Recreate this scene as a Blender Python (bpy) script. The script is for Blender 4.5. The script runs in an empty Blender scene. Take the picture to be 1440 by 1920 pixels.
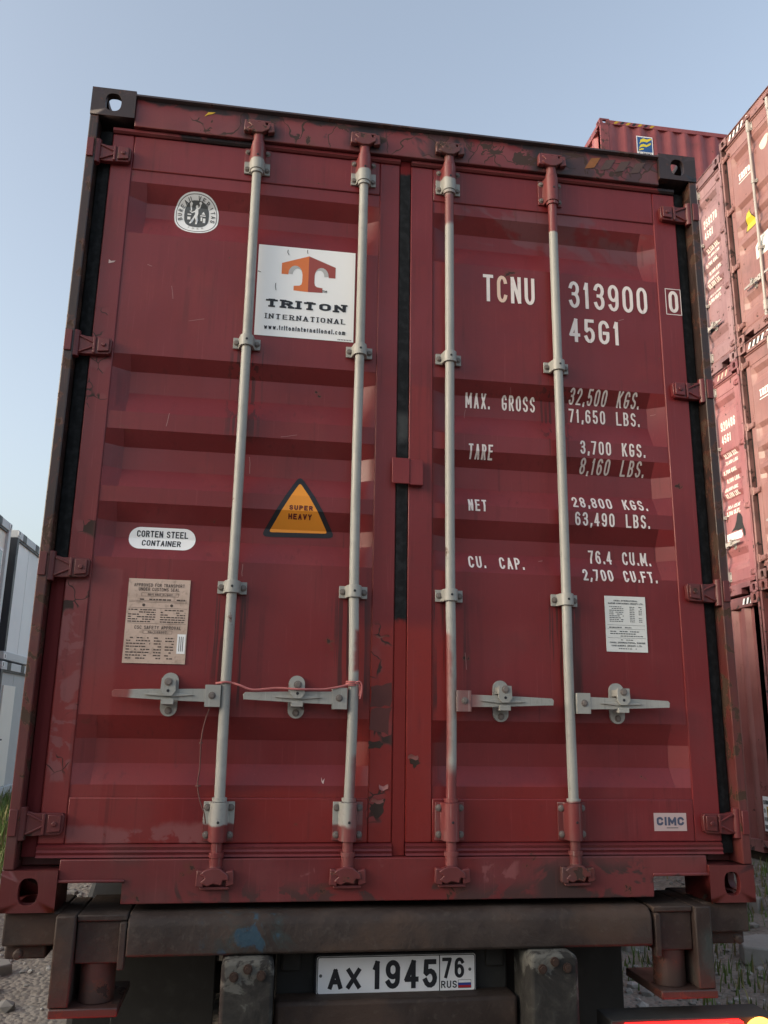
import bpy, bmesh, math, random
from mathutils import Vector, noise
R = math.radians
S = bpy.context.scene
COL = S.collection
random.seed(7)

# ------------------------------------------------------------------ camera, sky, sun, exposure
cam = bpy.data.cameras.new("camera"); camo = bpy.data.objects.new("camera", cam); COL.objects.link(camo)
camo.location = (-0.5023, -2.8796, 0.5683)
camo.rotation_euler = (R(103.9517), R(-0.9117), R(-8.6562))
cam.sensor_fit = 'VERTICAL'; cam.sensor_height = 36; cam.sensor_width = 27
cam.lens = 1592.6 / 1920 * 36
cam.clip_start = 0.05; cam.clip_end = 2000
S.camera = camo

SUN_EL, SUN_AZ = 11.0, -101.0        # azimuth from +Y, clockwise positive: veiled sun low on the left
world = bpy.data.worlds.new("World"); S.world = world; world.use_nodes = True
wn = world.node_tree
sky = wn.nodes.new("ShaderNodeTexSky"); sky.sky_type = 'NISHITA'; sky.sun_disc = False
sky.sun_elevation = R(SUN_EL); sky.sun_rotation = R(SUN_AZ)
sky.air_density = 1.0; sky.dust_density = 6.0; sky.ozone_density = 1.2; sky.altitude = 50
hs = wn.nodes.new("ShaderNodeHueSaturation"); hs.inputs["Saturation"].default_value = 0.68
bg = wn.nodes["Background"]; bg.inputs[1].default_value = 0.15
wn.links.new(sky.outputs[0], hs.inputs["Color"]); wn.links.new(hs.outputs[0], bg.inputs[0])
sl = bpy.data.lights.new("sun", 'SUN'); sl.energy = 0.1; sl.angle = R(40); sl.color = (1.0, 0.95, 0.9)
so = bpy.data.objects.new("sun", sl); COL.objects.link(so)
sd = Vector((math.sin(R(SUN_AZ)) * math.cos(R(SUN_EL)), math.cos(R(SUN_AZ)) * math.cos(R(SUN_EL)), math.sin(R(SUN_EL))))
so.rotation_euler = sd.to_track_quat('Z', 'Y').to_euler(); so.location = (-20, -3, 12)
S.view_settings.view_transform = 'Standard'; S.view_settings.look = 'None'
S.view_settings.gamma = 1.0; S.view_settings.use_curve_mapping = False
S.view_settings.exposure = 1.65

# ------------------------------------------------------------------ material helpers
class G:
    def __init__(s, name):
        s.m = bpy.data.materials.new(name); s.m.use_nodes = True
        s.t = s.m.node_tree; s.b = s.t.nodes["Principled BSDF"]
    def n(s, typ, **kw):
        o = s.t.nodes.new(typ)
        for k, v in kw.items(): setattr(o, k, v)
        return o
    def put(s, sock, v):
        if isinstance(v, bpy.types.NodeSocket): s.t.links.new(v, sock)
        elif isinstance(v, (tuple, list)) and len(v) == 3 and sock.type == 'RGBA': sock.default_value = (*v, 1)
        else: sock.default_value = v
    def math(s, op, a, b=0.0, c=None, clamp=False):
        o = s.n("ShaderNodeMath", operation=op, use_clamp=clamp); s.put(o.inputs[0], a); s.put(o.inputs[1], b)
        if c is not None: s.put(o.inputs[2], c)
        return o.outputs[0]
    def mix(s, f, a, b, mode='MIX'):
        o = s.n("ShaderNodeMix", data_type='RGBA', blend_type=mode)
        s.put(o.inputs[0], f); s.put(o.inputs[6], a); s.put(o.inputs[7], b)
        return o.outputs[2]
    def step(s, v, a, b, o0=0.0, o1=1.0):
        o = s.n("ShaderNodeMapRange", interpolation_type='SMOOTHSTEP')
        s.put(o.inputs[0], v); s.put(o.inputs[1], a); s.put(o.inputs[2], b); s.put(o.inputs[3], o0); s.put(o.inputs[4], o1)
        return o.outputs[0]
    def noise(s, vec, scale, detail=3.0, rough=0.55, dist=0.0):
        o = s.n("ShaderNodeTexNoise"); s.put(o.inputs["Vector"], vec); o.inputs["Scale"].default_value = scale
        o.inputs["Detail"].default_value = detail; o.inputs["Roughness"].default_value = rough; o.inputs["Distortion"].default_value = dist
        return o.outputs["Fac"]
    def scale(s, vec, k):
        o = s.n("ShaderNodeVectorMath", operation='MULTIPLY'); s.put(o.inputs[0], vec); o.inputs[1].default_value = k
        return o.outputs[0]
    def vadd(s, a, b):
        o = s.n("ShaderNodeVectorMath", operation='ADD'); s.put(o.inputs[0], a); s.put(o.inputs[1], b)
        return o.outputs[0]
    def coords(s, rnd=False):
        v = s.n("ShaderNodeTexCoord").outputs["Object"]
        if rnd:
            r = s.math('MULTIPLY', s.n("ShaderNodeObjectInfo").outputs["Random"], 37.0)
            v = s.vadd(v, r)
        return v
    def xyz(s, v):
        o = s.n("ShaderNodeSeparateXYZ"); s.put(o.inputs[0], v); return o.outputs
    def bump(s, h, strength=0.3, dist=0.002):
        o = s.n("ShaderNodeBump"); s.put(o.inputs["Height"], h); o.inputs["Strength"].default_value = strength
        o.inputs["Distance"].default_value = dist
        s.t.links.new(o.outputs[0], s.b.inputs["Normal"])
    def out(s, col, rough=0.5, metal=0.0, spec=0.5):
        s.put(s.b.inputs["Base Color"], col); s.put(s.b.inputs["Roughness"], rough); s.put(s.b.inputs["Metallic"], metal)
        s.put(s.b.inputs["Specular IOR Level"], spec)
        return s.m

def boxmask(g, p, x0, x1, z0, z1, soft, wob=None):
    """smooth rectangular region on the door plane (container x, z), edges wobbled by noise"""
    x, z = p[0], p[2]
    if wob is not None:
        x = g.math('ADD', x, wob); z = g.math('ADD', z, wob)
    a = g.step(x, x0 - soft, x0 + soft); b = g.step(x, x1 - soft, x1 + soft, 1.0, 0.0)
    c = g.step(z, z0 - soft, z0 + soft); d = g.step(z, z1 - soft, z1 + soft, 1.0, 0.0)
    return g.math('MULTIPLY', g.math('MULTIPLY', a, b), g.math('MULTIPLY', c, d))

def paint(name, base, fade, rust=(0.035, 0.016, 0.012), chip=0.70, patches=(), stains=(), streak=0.25, rough=0.42, rnd=False, dirt=0.25,
          bumpk=0.25, holes=(), cracks=()):
    """weathered steel paint: faded clouds, vertical run marks, chipped spots down to rust, optional repainted regions"""
    g = G(name); v = g.coords(rnd); p = g.xyz(v)
    big = g.noise(v, 1.7, 2); mid = g.noise(v, 6.0, 4, 0.6); fine = g.noise(v, 70.0, 2, 0.6)
    run = g.noise(g.scale(v, (22.0, 22.0, 1.1)), 1.0, 3, 0.6)
    col = g.mix(g.step(big, 0.32, 0.7), base, fade)
    dark = tuple(c * 0.62 for c in base)
    col = g.mix(g.math('MULTIPLY', g.step(run, 0.5, 0.78), streak), col, dark)
    col = g.mix(g.math('MULTIPLY', g.step(mid, 0.5, 0.72), 0.22), col, tuple(min(1, c * 1.45 + .02) for c in base))
    wob = g.math('MULTIPLY', g.math('SUBTRACT', mid, 0.5), 0.06)
    for (x0, x1, z0, z1, soft, c, amt) in patches:
        m = boxmask(g, p, x0, x1, z0, z1, soft, wob)
        col = g.mix(g.math('MULTIPLY', m, amt), col, c)
    col = g.mix(g.math('MULTIPLY', g.step(fine, 0.55, 0.75), 0.12), col, (0.02, 0.015, 0.015))
    dm = g.math('MULTIPLY', g.step(g.noise(v, 3.1, 4, 0.65), 0.52, 0.75), dirt)
    col = g.mix(dm, col, (0.045, 0.035, 0.032))
    cn = g.noise(v, 11.0, 5, 0.62, 0.3)
    cm = g.step(cn, chip, chip + 0.015)
    drip = g.noise(g.scale(v, (60.0, 60.0, 1.6)), 1.0, 3, 0.55)
    for (x0, x1, z0, z1, soft, c, thr, sc) in stains:
        m = boxmask(g, p, x0, x1, z0, z1, soft, g.math('MULTIPLY', wob, 1.6))
        nn = g.noise(v, sc, 4, 0.6, 0.6) if sc > 0 else drip
        mm = g.math('MULTIPLY', m, g.step(nn, thr, thr + 0.05))
        col = g.mix(mm, col, c)
    col = g.mix(g.math('MULTIPLY', g.step(cn, chip - 0.045, chip), 0.55), col, (0.115, 0.034, 0.018))
    scr = g.noise(g.scale(v, (190.0, 190.0, 5.0)), 1.0, 2, 0.5)
    col = g.mix(g.math('MULTIPLY', g.step(scr, 0.64, 0.74), 0.30), col, tuple(min(1, c * 1.5 + .03) for c in base))
    col = g.mix(g.math('MULTIPLY', g.math('MULTIPLY', g.step(drip, 0.56, 0.70), g.step(mid, .42, .62)), 0.45), col, tuple(c * 0.45 + .004 for c in base))
    ch = cm
    for (x0, x1, z0, z1, soft, thr, sc) in holes:
        m = boxmask(g, p, x0, x1, z0, z1, soft, None)
        nn = g.noise(v, sc, 5, 0.6, 0.8)
        mm = g.step(g.math('MULTIPLY', m, nn), thr, thr + 0.008)
        ch = g.math('MAXIMUM', ch, mm)
    for (x0, x1, z0, z1, soft, sc, wd, thr) in cracks:
        m = boxmask(g, p, x0, x1, z0, z1, soft, None)
        dn = g.n("ShaderNodeTexNoise"); g.put(dn.inputs["Vector"], v); dn.inputs["Scale"].default_value = 14; dn.inputs["Detail"].default_value = 2
        vo = g.n("ShaderNodeTexVoronoi", feature='DISTANCE_TO_EDGE'); vo.inputs["Scale"].default_value = sc
        g.put(vo.inputs["Vector"], g.vadd(v, g.scale(dn.outputs["Color"], (.09, .09, .09))))
        gate = g.step(g.noise(v, 6.5, 2), thr, thr + .06)
        ln_ = g.step(vo.outputs["Distance"], wd, wd * 2.2, 1.0, 0.0)
        ch = g.math('MAXIMUM', ch, g.math('MULTIPLY', g.math('MULTIPLY', ln_, gate), m))
        cell = g.n("ShaderNodeTexVoronoi"); cell.inputs["Scale"].default_value = sc
        g.put(cell.inputs["Vector"], g.vadd(v, g.scale(dn.outputs["Color"], (.09, .09, .09))))
        cs = g.xyz(cell.outputs["Color"])[0]
        col = g.mix(g.math('MULTIPLY', g.math('MULTIPLY', m, gate), g.step(cs, .3, .9, 0.0, .35)), col, PEEL)
        ch = g.math('MAXIMUM', ch, g.math('MULTIPLY', g.math('MULTIPLY', m, gate), g.step(cs, .965, .97)))
    col = g.mix(ch, col, rust)
    g.bump(g.math('ADD', g.math('MULTIPLY', cm, -0.5), g.math('ADD', g.math('MULTIPLY', big, 3.0), g.math('MULTIPLY', mid, 0.35))), bumpk, 0.004)
    rr = g.math('ADD', g.math('MULTIPLY', ch, 0.35), g.step(mid, 0.3, 0.75, rough - 0.06, rough + 0.14))
    return g.out(col, rr, 0.0, 0.5)

def flat(name, col, rough=0.6, var=0.15, metal=0.0, scale=30.0, spec=0.4, bumpk=0.1):
    g = G(name); v = g.coords(True)
    n1 = g.noise(v, scale, 5, 0.6); n2 = g.noise(v, scale * 0.13, 4)
    c = g.mix(g.math('MULTIPLY', g.step(n2, 0.35, 0.7), var * 1.5), col, tuple(x * 0.6 for x in col))
    c = g.mix(g.math('MULTIPLY', g.step(n1, 0.5, 0.75), var), c, tuple(min(1, x * 1.3 + .01) for x in col))
    g.bump(n1, bumpk, 0.002)
    return g.out(c, g.step(n2, 0.3, 0.7, rough - .07, rough + .1), metal, spec)

def lamp(name, col, strength):
    g = G(name); g.put(g.b.inputs["Emission Color"], col); g.b.inputs["Emission Strength"].default_value = strength
    v = g.coords(); n = g.noise(v, 120, 2); g.bump(n, 0.2, 0.002)
    return g.out(col, 0.25)

RED = (0.150, 0.0105, 0.013); REDF = (0.176, 0.019, 0.023); FRESH = (0.225, 0.018, 0.014); WARM = (0.190, 0.034, 0.036)
PEEL = (0.21, 0.060, 0.062); RUST = (0.035, 0.016, 0.012); SOOT = (0.016, 0.012, 0.014)
M = {}
door_patches = [
    (-1.3, -0.955, -0.2, 1.055, 0.006, WARM, 0.75),
    (-1.3, -0.72, -0.2, 0.72, 0.05, FRESH, 0.45),
    (-0.16, 0.115, -0.2, 0.90, 0.03, FRESH, 0.85),
    (-0.20, 0.22, 0.55, 0.86, 0.05, FRESH, 0.55),
    (-0.64, -0.20, 0.10, 0.345, 0.012, FRESH, 0.55),
    (0.22, 0.62, 0.18, 0.37, 0.012, FRESH, 0.45),
    (0.018, 0.11, 1.50, 1.80, 0.008, FRESH, 0.45),
    (-0.12, -0.03, 0.9, 1.6, 0.2, FRESH, 0.35),
    (-0.62, -0.22, 0.62, 1.02, 0.12, FRESH, 0.18),
    (0.24, 0.9, 0.75, 1.02, 0.12, FRESH, 0.15),
]
M['door'] = paint("door_frame_paint", RED, REDF, chip=0.735, patches=door_patches, streak=0.3, dirt=0.15,
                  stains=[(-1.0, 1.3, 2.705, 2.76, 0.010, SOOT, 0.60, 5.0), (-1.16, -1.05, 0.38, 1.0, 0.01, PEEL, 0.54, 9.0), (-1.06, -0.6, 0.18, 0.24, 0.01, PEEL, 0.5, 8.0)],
                  cracks=[(-1.16, -1.05, 0.40, 2.0, 0.02, 13.0, .016, .49), (-0.11, -0.025, 0.25, 0.9, 0.02, 12.0, .02, .48)])
M['panel'] = paint("door_panel_paint", RED, REDF, bumpk=0.45, chip=0.73, patches=[q_ for q_ in door_patches if q_[1] - q_[0] > .1], streak=0.3, dirt=0.15,
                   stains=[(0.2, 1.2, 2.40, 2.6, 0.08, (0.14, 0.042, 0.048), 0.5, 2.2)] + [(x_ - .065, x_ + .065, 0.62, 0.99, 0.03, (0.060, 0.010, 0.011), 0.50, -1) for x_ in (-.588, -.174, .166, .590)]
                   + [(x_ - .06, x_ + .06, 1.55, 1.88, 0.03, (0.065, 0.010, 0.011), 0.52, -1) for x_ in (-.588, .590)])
M['frame'] = paint("rear_frame_paint", (0.130, 0.018, 0.021), (0.160, 0.034, 0.036), chip=0.67, patches=[(-0.25, 0.25, -0.2, 0.2, 0.05, FRESH, 0.3)], dirt=0.45,
                   stains=[(-0.55, 0.2, 2.70, 2.86, 0.03, SOOT, 0.60, 4.5), (0.5, 1.1, 2.70, 2.88, 0.03, (0.05, 0.022, 0.022), 0.46, 4.0), (-1.06, 1.06, 2.855, 2.89, 0.008, SOOT, 0.40, 6.0),
                           (-1.05, -0.75, 2.75, 2.775, 0.012, SOOT, 0.52, 5.0), (-0.663, -0.513, 2.75, 2.90, 0.03, SOOT, 0.33, 9.0), (-0.249, -0.099, 2.75, 2.90, 0.03, SOOT, 0.33, 9.0), (0.091, 0.241, 2.75, 2.90, 0.03, SOOT, 0.33, 9.0), (0.515, 0.665, 2.75, 2.90, 0.03, SOOT, 0.33, 9.0), (-1.3, 1.3, -0.05, 0.07, 0.03, (0.065, 0.026, 0.025), 0.52, 8.0), (0.45, 1.1, -0.05, 0.13, 0.04, (0.05, 0.026, 0.025), 0.48, 6.0),
                           (-0.6, 0.4, 0.09, 0.14, 0.01, PEEL, 0.6, 12.0)],
                   holes=[(-0.60, 0.35, 2.77, 2.87, 0.02, 0.60, 10.0), (0.2, 1.1, 2.75, 2.87, 0.02, 0.62, 9.0), (-0.86, -0.74, 2.755, 2.83, 0.01, 0.58, 9.0)],
                   cracks=[(-0.85, 1.1, 2.755, 2.89, 0.012, 8.0, .012, .40)])
M['post'] = paint("corner_post_paint", (0.085, 0.020, 0.019), (0.125, 0.030, 0.030), chip=0.56, dirt=0.7, bumpk=0.5,
                  stains=[(-1.3, 1.3, 1.1, 3.0, 0.15, (0.028, 0.018, 0.016), 0.34, 5.0)], rust=(0.05, 0.024, 0.014))
M['side'] = paint("side_paint", (0.135, 0.018, 0.022), (0.16, 0.03, 0.034), chip=0.70, rnd=True)
M['cast_top'] = paint("sooty_casting_shade_lip", (0.024, 0.016, 0.018), (0.045, 0.026, 0.026), chip=0.6, dirt=0.5, bumpk=0.5, rough=0.5)  # soot on the top castings, also the shadow tone of the header strip
M['cast_low'] = paint("casting_paint", (0.115, 0.017, 0.018), (0.085, 0.024, 0.022), chip=0.62, dirt=0.5, bumpk=0.5)
ROD_PATCH = [(0.1, 0.23, 2.46, 2.60, 0.012, RED, 0.85), (0.5, 0.7, 2.475, 3, 0.004, RED, 0.95), (-0.7, 0.3, 2.665, 3.0, 0.004, RED, 0.95),
             (-0.7, -0.5, -0.1, 0.245, 0.004, RED, 0.95), (-0.25, -0.1, -0.1, 0.245, 0.006, RED, 0.9), (-0.17, -0.1, -0.1, 0.46, 0.012, WARM, 0.8),
             (-0.168, -0.1, 0.74, 0.875, 0.008, FRESH, 0.9), (0.1, 0.163, 0.3, 0.87, 0.012, WARM, 0.9), (0.1, 0.24, -0.1, 0.43, 0.03, WARM, 0.95),
             (0.18, 0.26, 0.60, 0.72, 0.02, WARM, 0.75), (-1.0, -0.885, 0.55, 0.72, 0.012, FRESH, 0.85), (0.5, 0.7, -0.1, 0.325, 0.005, RED, 0.95)]
M['rod'] = paint("grey_rod_paint", (0.33, 0.335, 0.315), (0.27, 0.275, 0.26), chip=0.70, patches=ROD_PATCH, streak=0.45, rough=0.45, rust=(0.09, 0.06, 0.05), dirt=0.5, bumpk=0.2)
M['rod_plain'] = paint("plain_rod_paint", (0.42, 0.40, 0.38), (0.34, 0.32, 0.31), chip=0.72, rnd=True, rough=0.45, rust=(0.10, 0.06, 0.05), bumpk=0.15)
M['cam'] = paint("cam_paint", (0.140, 0.028, 0.030), (0.11, 0.032, 0.030), chip=0.60, rust=(0.04, 0.02, 0.016), dirt=0.6, bumpk=0.6)
def gasket_mat(name, patches):
    g = G(name); v = g.coords(); p = g.xyz(v); n = g.noise(v, 40, 4); wob = g.math('MULTIPLY', g.math('SUBTRACT', n, .5), 0.04)
    col = g.mix(g.step(n, 0.4, 0.7), (0.008, 0.009, 0.010), (0.020, 0.022, 0.024))
    for (x0, x1, z0, z1, soft, c, a) in patches:
        col = g.mix(g.math('MULTIPLY', boxmask(g, p, x0, x1, z0, z1, soft, wob), a), col, c)
    g.bump(n, 0.3, 0.002)
    return g.out(col, 0.75, 0.0, 0.2)
M['gasket'] = gasket_mat("rubber_gasket", [(-1.3, -1.0, -0.2, 1.07, 0.03, (0.13, 0.018, 0.02), 0.95), (-0.1, 0.1, -0.2, 0.915, 0.012, (0.20, 0.024, 0.022), 0.97),
                                           (-0.03, 0.02, 1.58, 1.68, 0.02, (0.08, 0.085, 0.085), 0.6), (-0.1, 0.1, 2.695, 2.8, 0.008, RED, 0.9)])
M['gasket_plain'] = gasket_mat("plain_rubber_gasket", [])
M['lip'] = paint("painted_gasket_lip", (0.165, 0.026, 0.029), (0.135, 0.020, 0.023), chip=0.70, dirt=0.35, bumpk=0.2,
                 stains=[(-1.3, 1.3, 2.69, 2.80, 0.012, SOOT, 0.57, 3.4)])
M['hinge'] = paint("hinge_paint", (0.125, 0.016, 0.019), (0.098, 0.020, 0.021), chip=0.64, rnd=True, dirt=0.5, bumpk=0.35)
M['bolt'] = flat("dull_bolt", (0.17, 0.15, 0.14), .5, .4, scale=50)
M['under'] = flat("underside_black", (0.012, 0.011, 0.011), 0.8, 0.3)
M['white'] = flat("sticker_white", (0.84, 0.86, 0.87), 0.45, 0.06, scale=12)
M['letter'] = paint("letter_white", (0.82, 0.75, 0.72), (0.76, 0.68, 0.65), chip=0.95, streak=0.1, rust=RED, dirt=0.08, rough=0.5, bumpk=0.02)
M['letter_tan'] = flat("letter_faded_tan", (0.74, 0.54, 0.43), 0.5, 0.1)
M['ink'] = flat("print_black", (0.016, 0.018, 0.024), 0.5, 0.1)
M['greyink'] = flat("print_grey", (0.09, 0.10, 0.105), 0.5, 0.1)
M['paleink'] = flat("print_pale", (0.45, 0.46, 0.46), 0.5, 0.1)
M['orange'] = flat("logo_orange", (0.74, 0.20, 0.06), 0.45, 0.15, scale=8)
M['brick'] = flat("logo_brick", (0.33, 0.07, 0.06), 0.45, 0.15, scale=8)
M['amber'] = flat("warning_amber", (0.80, 0.30, 0.03), 0.35, 0.08, scale=8)
M['maroonink'] = flat("print_maroon", (0.11, 0.01, 0.012), 0.5, 0.05)
M['slate'] = flat("print_slate", (0.07, 0.085, 0.14), 0.5, 0.05)
def plate_mat():
    g = G("aged_data_plate"); v = g.coords(); n = g.noise(v, 9, 6, 0.65); f = g.noise(v, 60, 4)
    c = g.mix(g.step(n, 0.4, 0.65), (0.60, 0.46, 0.38), (0.48, 0.36, 0.29)); c = g.mix(g.math('MULTIPLY', g.step(f, .5, .75), .4), c, (0.18, 0.13, 0.10))
    return g.out(c, 0.45, 0.25)
M['csc'] = plate_mat()
M['plateink'] = flat("plate_engraving", (0.085, 0.065, 0.055), 0.5, 0.2)
M['paleplate'] = flat("pale_data_plate", (0.72, 0.74, 0.72), 0.45, 0.1, scale=14)
def trailer_mat():
    g = G("grimy_trailer_steel"); v = g.coords(); p = g.xyz(v)
    n = g.noise(v, 4.5, 6, 0.65, 0.4); f = g.noise(v, 45, 4, 0.6); c2 = g.noise(v, 9, 6, 0.6, 0.7)
    c = g.mix(g.step(n, 0.35, 0.68), (0.026, 0.018, 0.0155), (0.050, 0.037, 0.032))
    c = g.mix(g.math('MULTIPLY', g.step(c2, 0.58, 0.64), 0.7), c, (0.030, 0.021, 0.017))
    c = g.mix(g.math('MULTIPLY', g.step(g.noise(v, 2.2, 5, .6), 0.52, 0.62), 0.5), c, (0.075, 0.044, 0.030))
    wob = g.math('MULTIPLY', g.math('SUBTRACT', c2, 0.5), 0.12)
    sm_ = g.noise(g.scale(v, (16.0, 16.0, 11.0)), 1.0, 5, 0.65, 1.2)
    bx2 = boxmask(g, p, -0.58, -0.34, -0.12, -0.01, 0.08, wob)
    bx1 = boxmask(g, p, -0.50, -0.41, -0.11, -0.03, 0.06, wob)
    c = g.mix(g.math('MULTIPLY', g.math('MULTIPLY', bx2, g.step(g.math('ADD', sm_, g.math('MULTIPLY', bx1, .30)), .58, .68)), 0.85), c, (0.016, 0.075, 0.150))
    c = g.mix(g.math('MULTIPLY', g.math('MULTIPLY', bx2, g.step(g.math('ADD', sm_, g.math('MULTIPLY', bx2, .22)), .54, .70)), 0.6), c, (0.026, 0.048, 0.050))
    c = g.mix(g.math('MULTIPLY', boxmask(g, p, 1.0, 1.05, -0.22, -0.08, 0.02, wob), 0.6), c, (0.03, 0.055, 0.055))
    c = g.mix(g.math('MULTIPLY', g.step(f, 0.55, 0.72), 0.22), c, (0.10, 0.085, 0.075))
    g.bump(g.math('ADD', g.math('MULTIPLY', n, 1.2), g.math('ADD', g.math('MULTIPLY', c2, 0.8), g.math('MULTIPLY', f, 0.35))), 0.8, 0.006)
    return g.out(c, g.step(n, .3, .7, .55, .8), 0.0, 0.35)
M['trailer'] = trailer_mat()
M['trailer_red'] = paint("trailer_red_primer", (0.058, 0.026, 0.022), (0.045, 0.028, 0.024), chip=0.58, dirt=0.6, bumpk=0.5)
M['rubber'] = flat("dusty_rubber", (0.030, 0.030, 0.029), 0.75, 0.5, scale=18)
M['rubber_dusty'] = flat("dust_caked_rubber", (0.060, 0.058, 0.052), 0.85, 0.7, scale=22, bumpk=0.4)
def buffer_mat():
    g = G("scuffed_buffer_rubber"); v = g.coords(); p = g.xyz(v); n = g.noise(v, 11, 6, .65, .8); f = g.noise(v, 50, 4, .6)
    c = g.mix(g.step(n, .4, .65), (.022, .021, .020), (.050, .048, .043))
    m = g.math('ADD', n, g.step(p[2], -.24, -.15, 0.0, .14))
    c = g.mix(g.math('MULTIPLY', g.step(m, .58, .66), .8), c, (.115, .115, .105))
    g.bump(g.math('ADD', n, g.math('MULTIPLY', f, .4)), .8, .006)
    return g.out(c, .85, 0, .3)
M['rubber_dusty'] = buffer_mat()
M['tyre'] = flat("tyre_rubber", (0.022, 0.021, 0.020), 0.8, 0.3)
M['plate_white'] = flat("number_plate_white", (0.85, 0.87, 0.89), 0.35, 0.08, scale=20)
M['flag_blue'] = flat("flag_blue", (0.03, 0.06, 0.30), 0.4, 0.05); M['flag_red'] = flat("flag_red", (0.42, 0.02, 0.03), 0.4, 0.05)
M['lens_red'] = lamp("lit_red_lens", (1.0, 0.008, 0.007), 2.4)
M['lens_hot'] = lamp("lit_bulb_glow", (1.0, 0.10, 0.02), 1.6)
M['lens_amber'] = lamp("lit_amber_lens", (1.0, 0.33, 0.05), 2.0)
M['twine'] = flat("pink_twine", (0.42, 0.14, 0.14), 0.8, 0.4, scale=60)
M['rustbare'] = flat("bare_rust_brown", (0.040, 0.022, 0.016), 0.7, 0.3)
M['flake'] = flat("paint_flake_back", (0.33, 0.13, 0.12), 0.55, 0.2)
M['yellow'] = flat("hazard_yellow", (0.55, 0.36, 0.03), 0.5, 0.2); M['hazblack'] = flat("hazard_black", (0.02, 0.018, 0.018), 0.5, 0.2)
M['logo_blue'] = flat("logo_blue", (0.02, 0.09, 0.27), 0.45, 0.1)
M['logo_yellow'] = flat("logo_yellow", (0.72, 0.60, 0.04), 0.45, 0.1)
M['sleeper'] = flat("dark_timber", (0.045, 0.036, 0.030), 0.85, 0.4)

# ------------------------------------------------------------------ mesh builder
class MB:
    def __init__(s): s.v = []; s.f = []; s.mi = []
    def add(s, vs, fs, mi=0):
        b = len(s.v); s.v += [tuple(p) for p in vs]
        for f in fs: s.f.append(tuple(b + i for i in f)); s.mi.append(mi)
        return s
    def box(s, x0, x1, y0, y1, z0, z1, mi=0):
        vs = [(x, y, z) for x in (x0, x1) for y in (y0, y1) for z in (z0, z1)]
        return s.add(vs, [(0, 1, 3, 2), (4, 6, 7, 5), (0, 4, 5, 1), (2, 3, 7, 6), (0, 2, 6, 4), (1, 5, 7, 3)], mi)
    def cyl(s, p0, p1, r, n=14, r2=None, mi=0, caps=True):
        p0 = Vector(p0); p1 = Vector(p1); r2 = r if r2 is None else r2
        d = (p1 - p0).normalized(); a = d.orthogonal().normalized(); b = d.cross(a)
        vs = []
        for p, rr in ((p0, r), (p1, r2)):
            for i in range(n):
                t = 2 * math.pi * i / n; vs.append(p + a * (rr * math.cos(t)) + b * (rr * math.sin(t)))
        fs = [(i, (i + 1) % n, n + (i + 1) % n, n + i) for i in range(n)]
        if caps: fs += [tuple(range(n - 1, -1, -1)), tuple(range(n, 2 * n))]
        return s.add(vs, fs, mi)
    def lathe(s, prof, c, n=24, axis='z', mi=0):
        """closed profile [(r,h)...] turned round an axis through c"""
        vs = []; m = len(prof)
        for i in range(n):
            t = 2 * math.pi * i / n; ct, st = math.cos(t), math.sin(t)
            for r, h in prof:
                vs.append((c[0] + r * ct, c[1] + r * st, c[2] + h) if axis == 'z' else (c[0] + h, c[1] + r * ct, c[2] + r * st))
        fs = []
        for i in range(n):
            j = (i + 1) % n
            for k in range(m): fs.append((i * m + k, i * m + (k + 1) % m, j * m + (k + 1) % m, j * m + k))
        return s.add(vs, fs, mi)
    def tube(s, pts, r, n=6, mi=0):
        pts = [Vector(p) for p in pts]; vs = []; up = Vector((0.3, 0.9, 0.2)).normalized()
        for i, p in enumerate(pts):
            d = (pts[min(i + 1, len(pts) - 1)] - pts[max(i - 1, 0)]).normalized()
            a = d.cross(up); a = a.normalized() if a.length > 1e-4 else d.orthogonal().normalized(); b = d.cross(a)
            for k in range(n):
                t = 2 * math.pi * k / n; vs.append(p + a * r * math.cos(t) + b * r * math.sin(t))
        fs = [(i * n + k, i * n + (k + 1) % n, (i + 1) * n + (k + 1) % n, (i + 1) * n + k) for i in range(len(pts) - 1) for k in range(n)]
        fs += [tuple(range(n)), tuple(range(len(pts) * n - n, len(pts) * n))]
        return s.add(vs, fs, mi)
    def prism(s, poly, axis, a, b, mi=0):
        def P(u, v, w): return {'y': (u, w, v), 'x': (w, u, v), 'z': (u, v, w)}[axis]
        n = len(poly); vs = [P(u, v, a) for u, v in poly] + [P(u, v, b) for u, v in poly]
        return s.add(vs, [tuple(range(n)), tuple(range(2 * n - 1, n - 1, -1))] + [(i, (i + 1) % n, n + (i + 1) % n, n + i) for i in range(n)], mi)
    def bolt(s, x, y, z, r=0.009, h=0.008, mi=0):
        s.cyl((x, y, z), (x, y - h * .3, z), r * 1.35, 10, mi=mi); return s.cyl((x, y, z), (x, y - h, z), r, 6, r * .9, mi)
    def mesh(s, name, angle=35):
        me = bpy.data.meshes.new(name); me.from_pydata(s.v, [], s.f); me.update()
        bm = bmesh.new(); bm.from_mesh(me); bmesh.ops.recalc_face_normals(bm, faces=bm.faces); bm.to_mesh(me); bm.free()
        me.polygons.foreach_set("material_index", s.mi); me.polygons.foreach_set("use_smooth", [True] * len(me.polygons))
        me.set_sharp_from_angle(angle=R(angle)); me.update()
        return me

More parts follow.
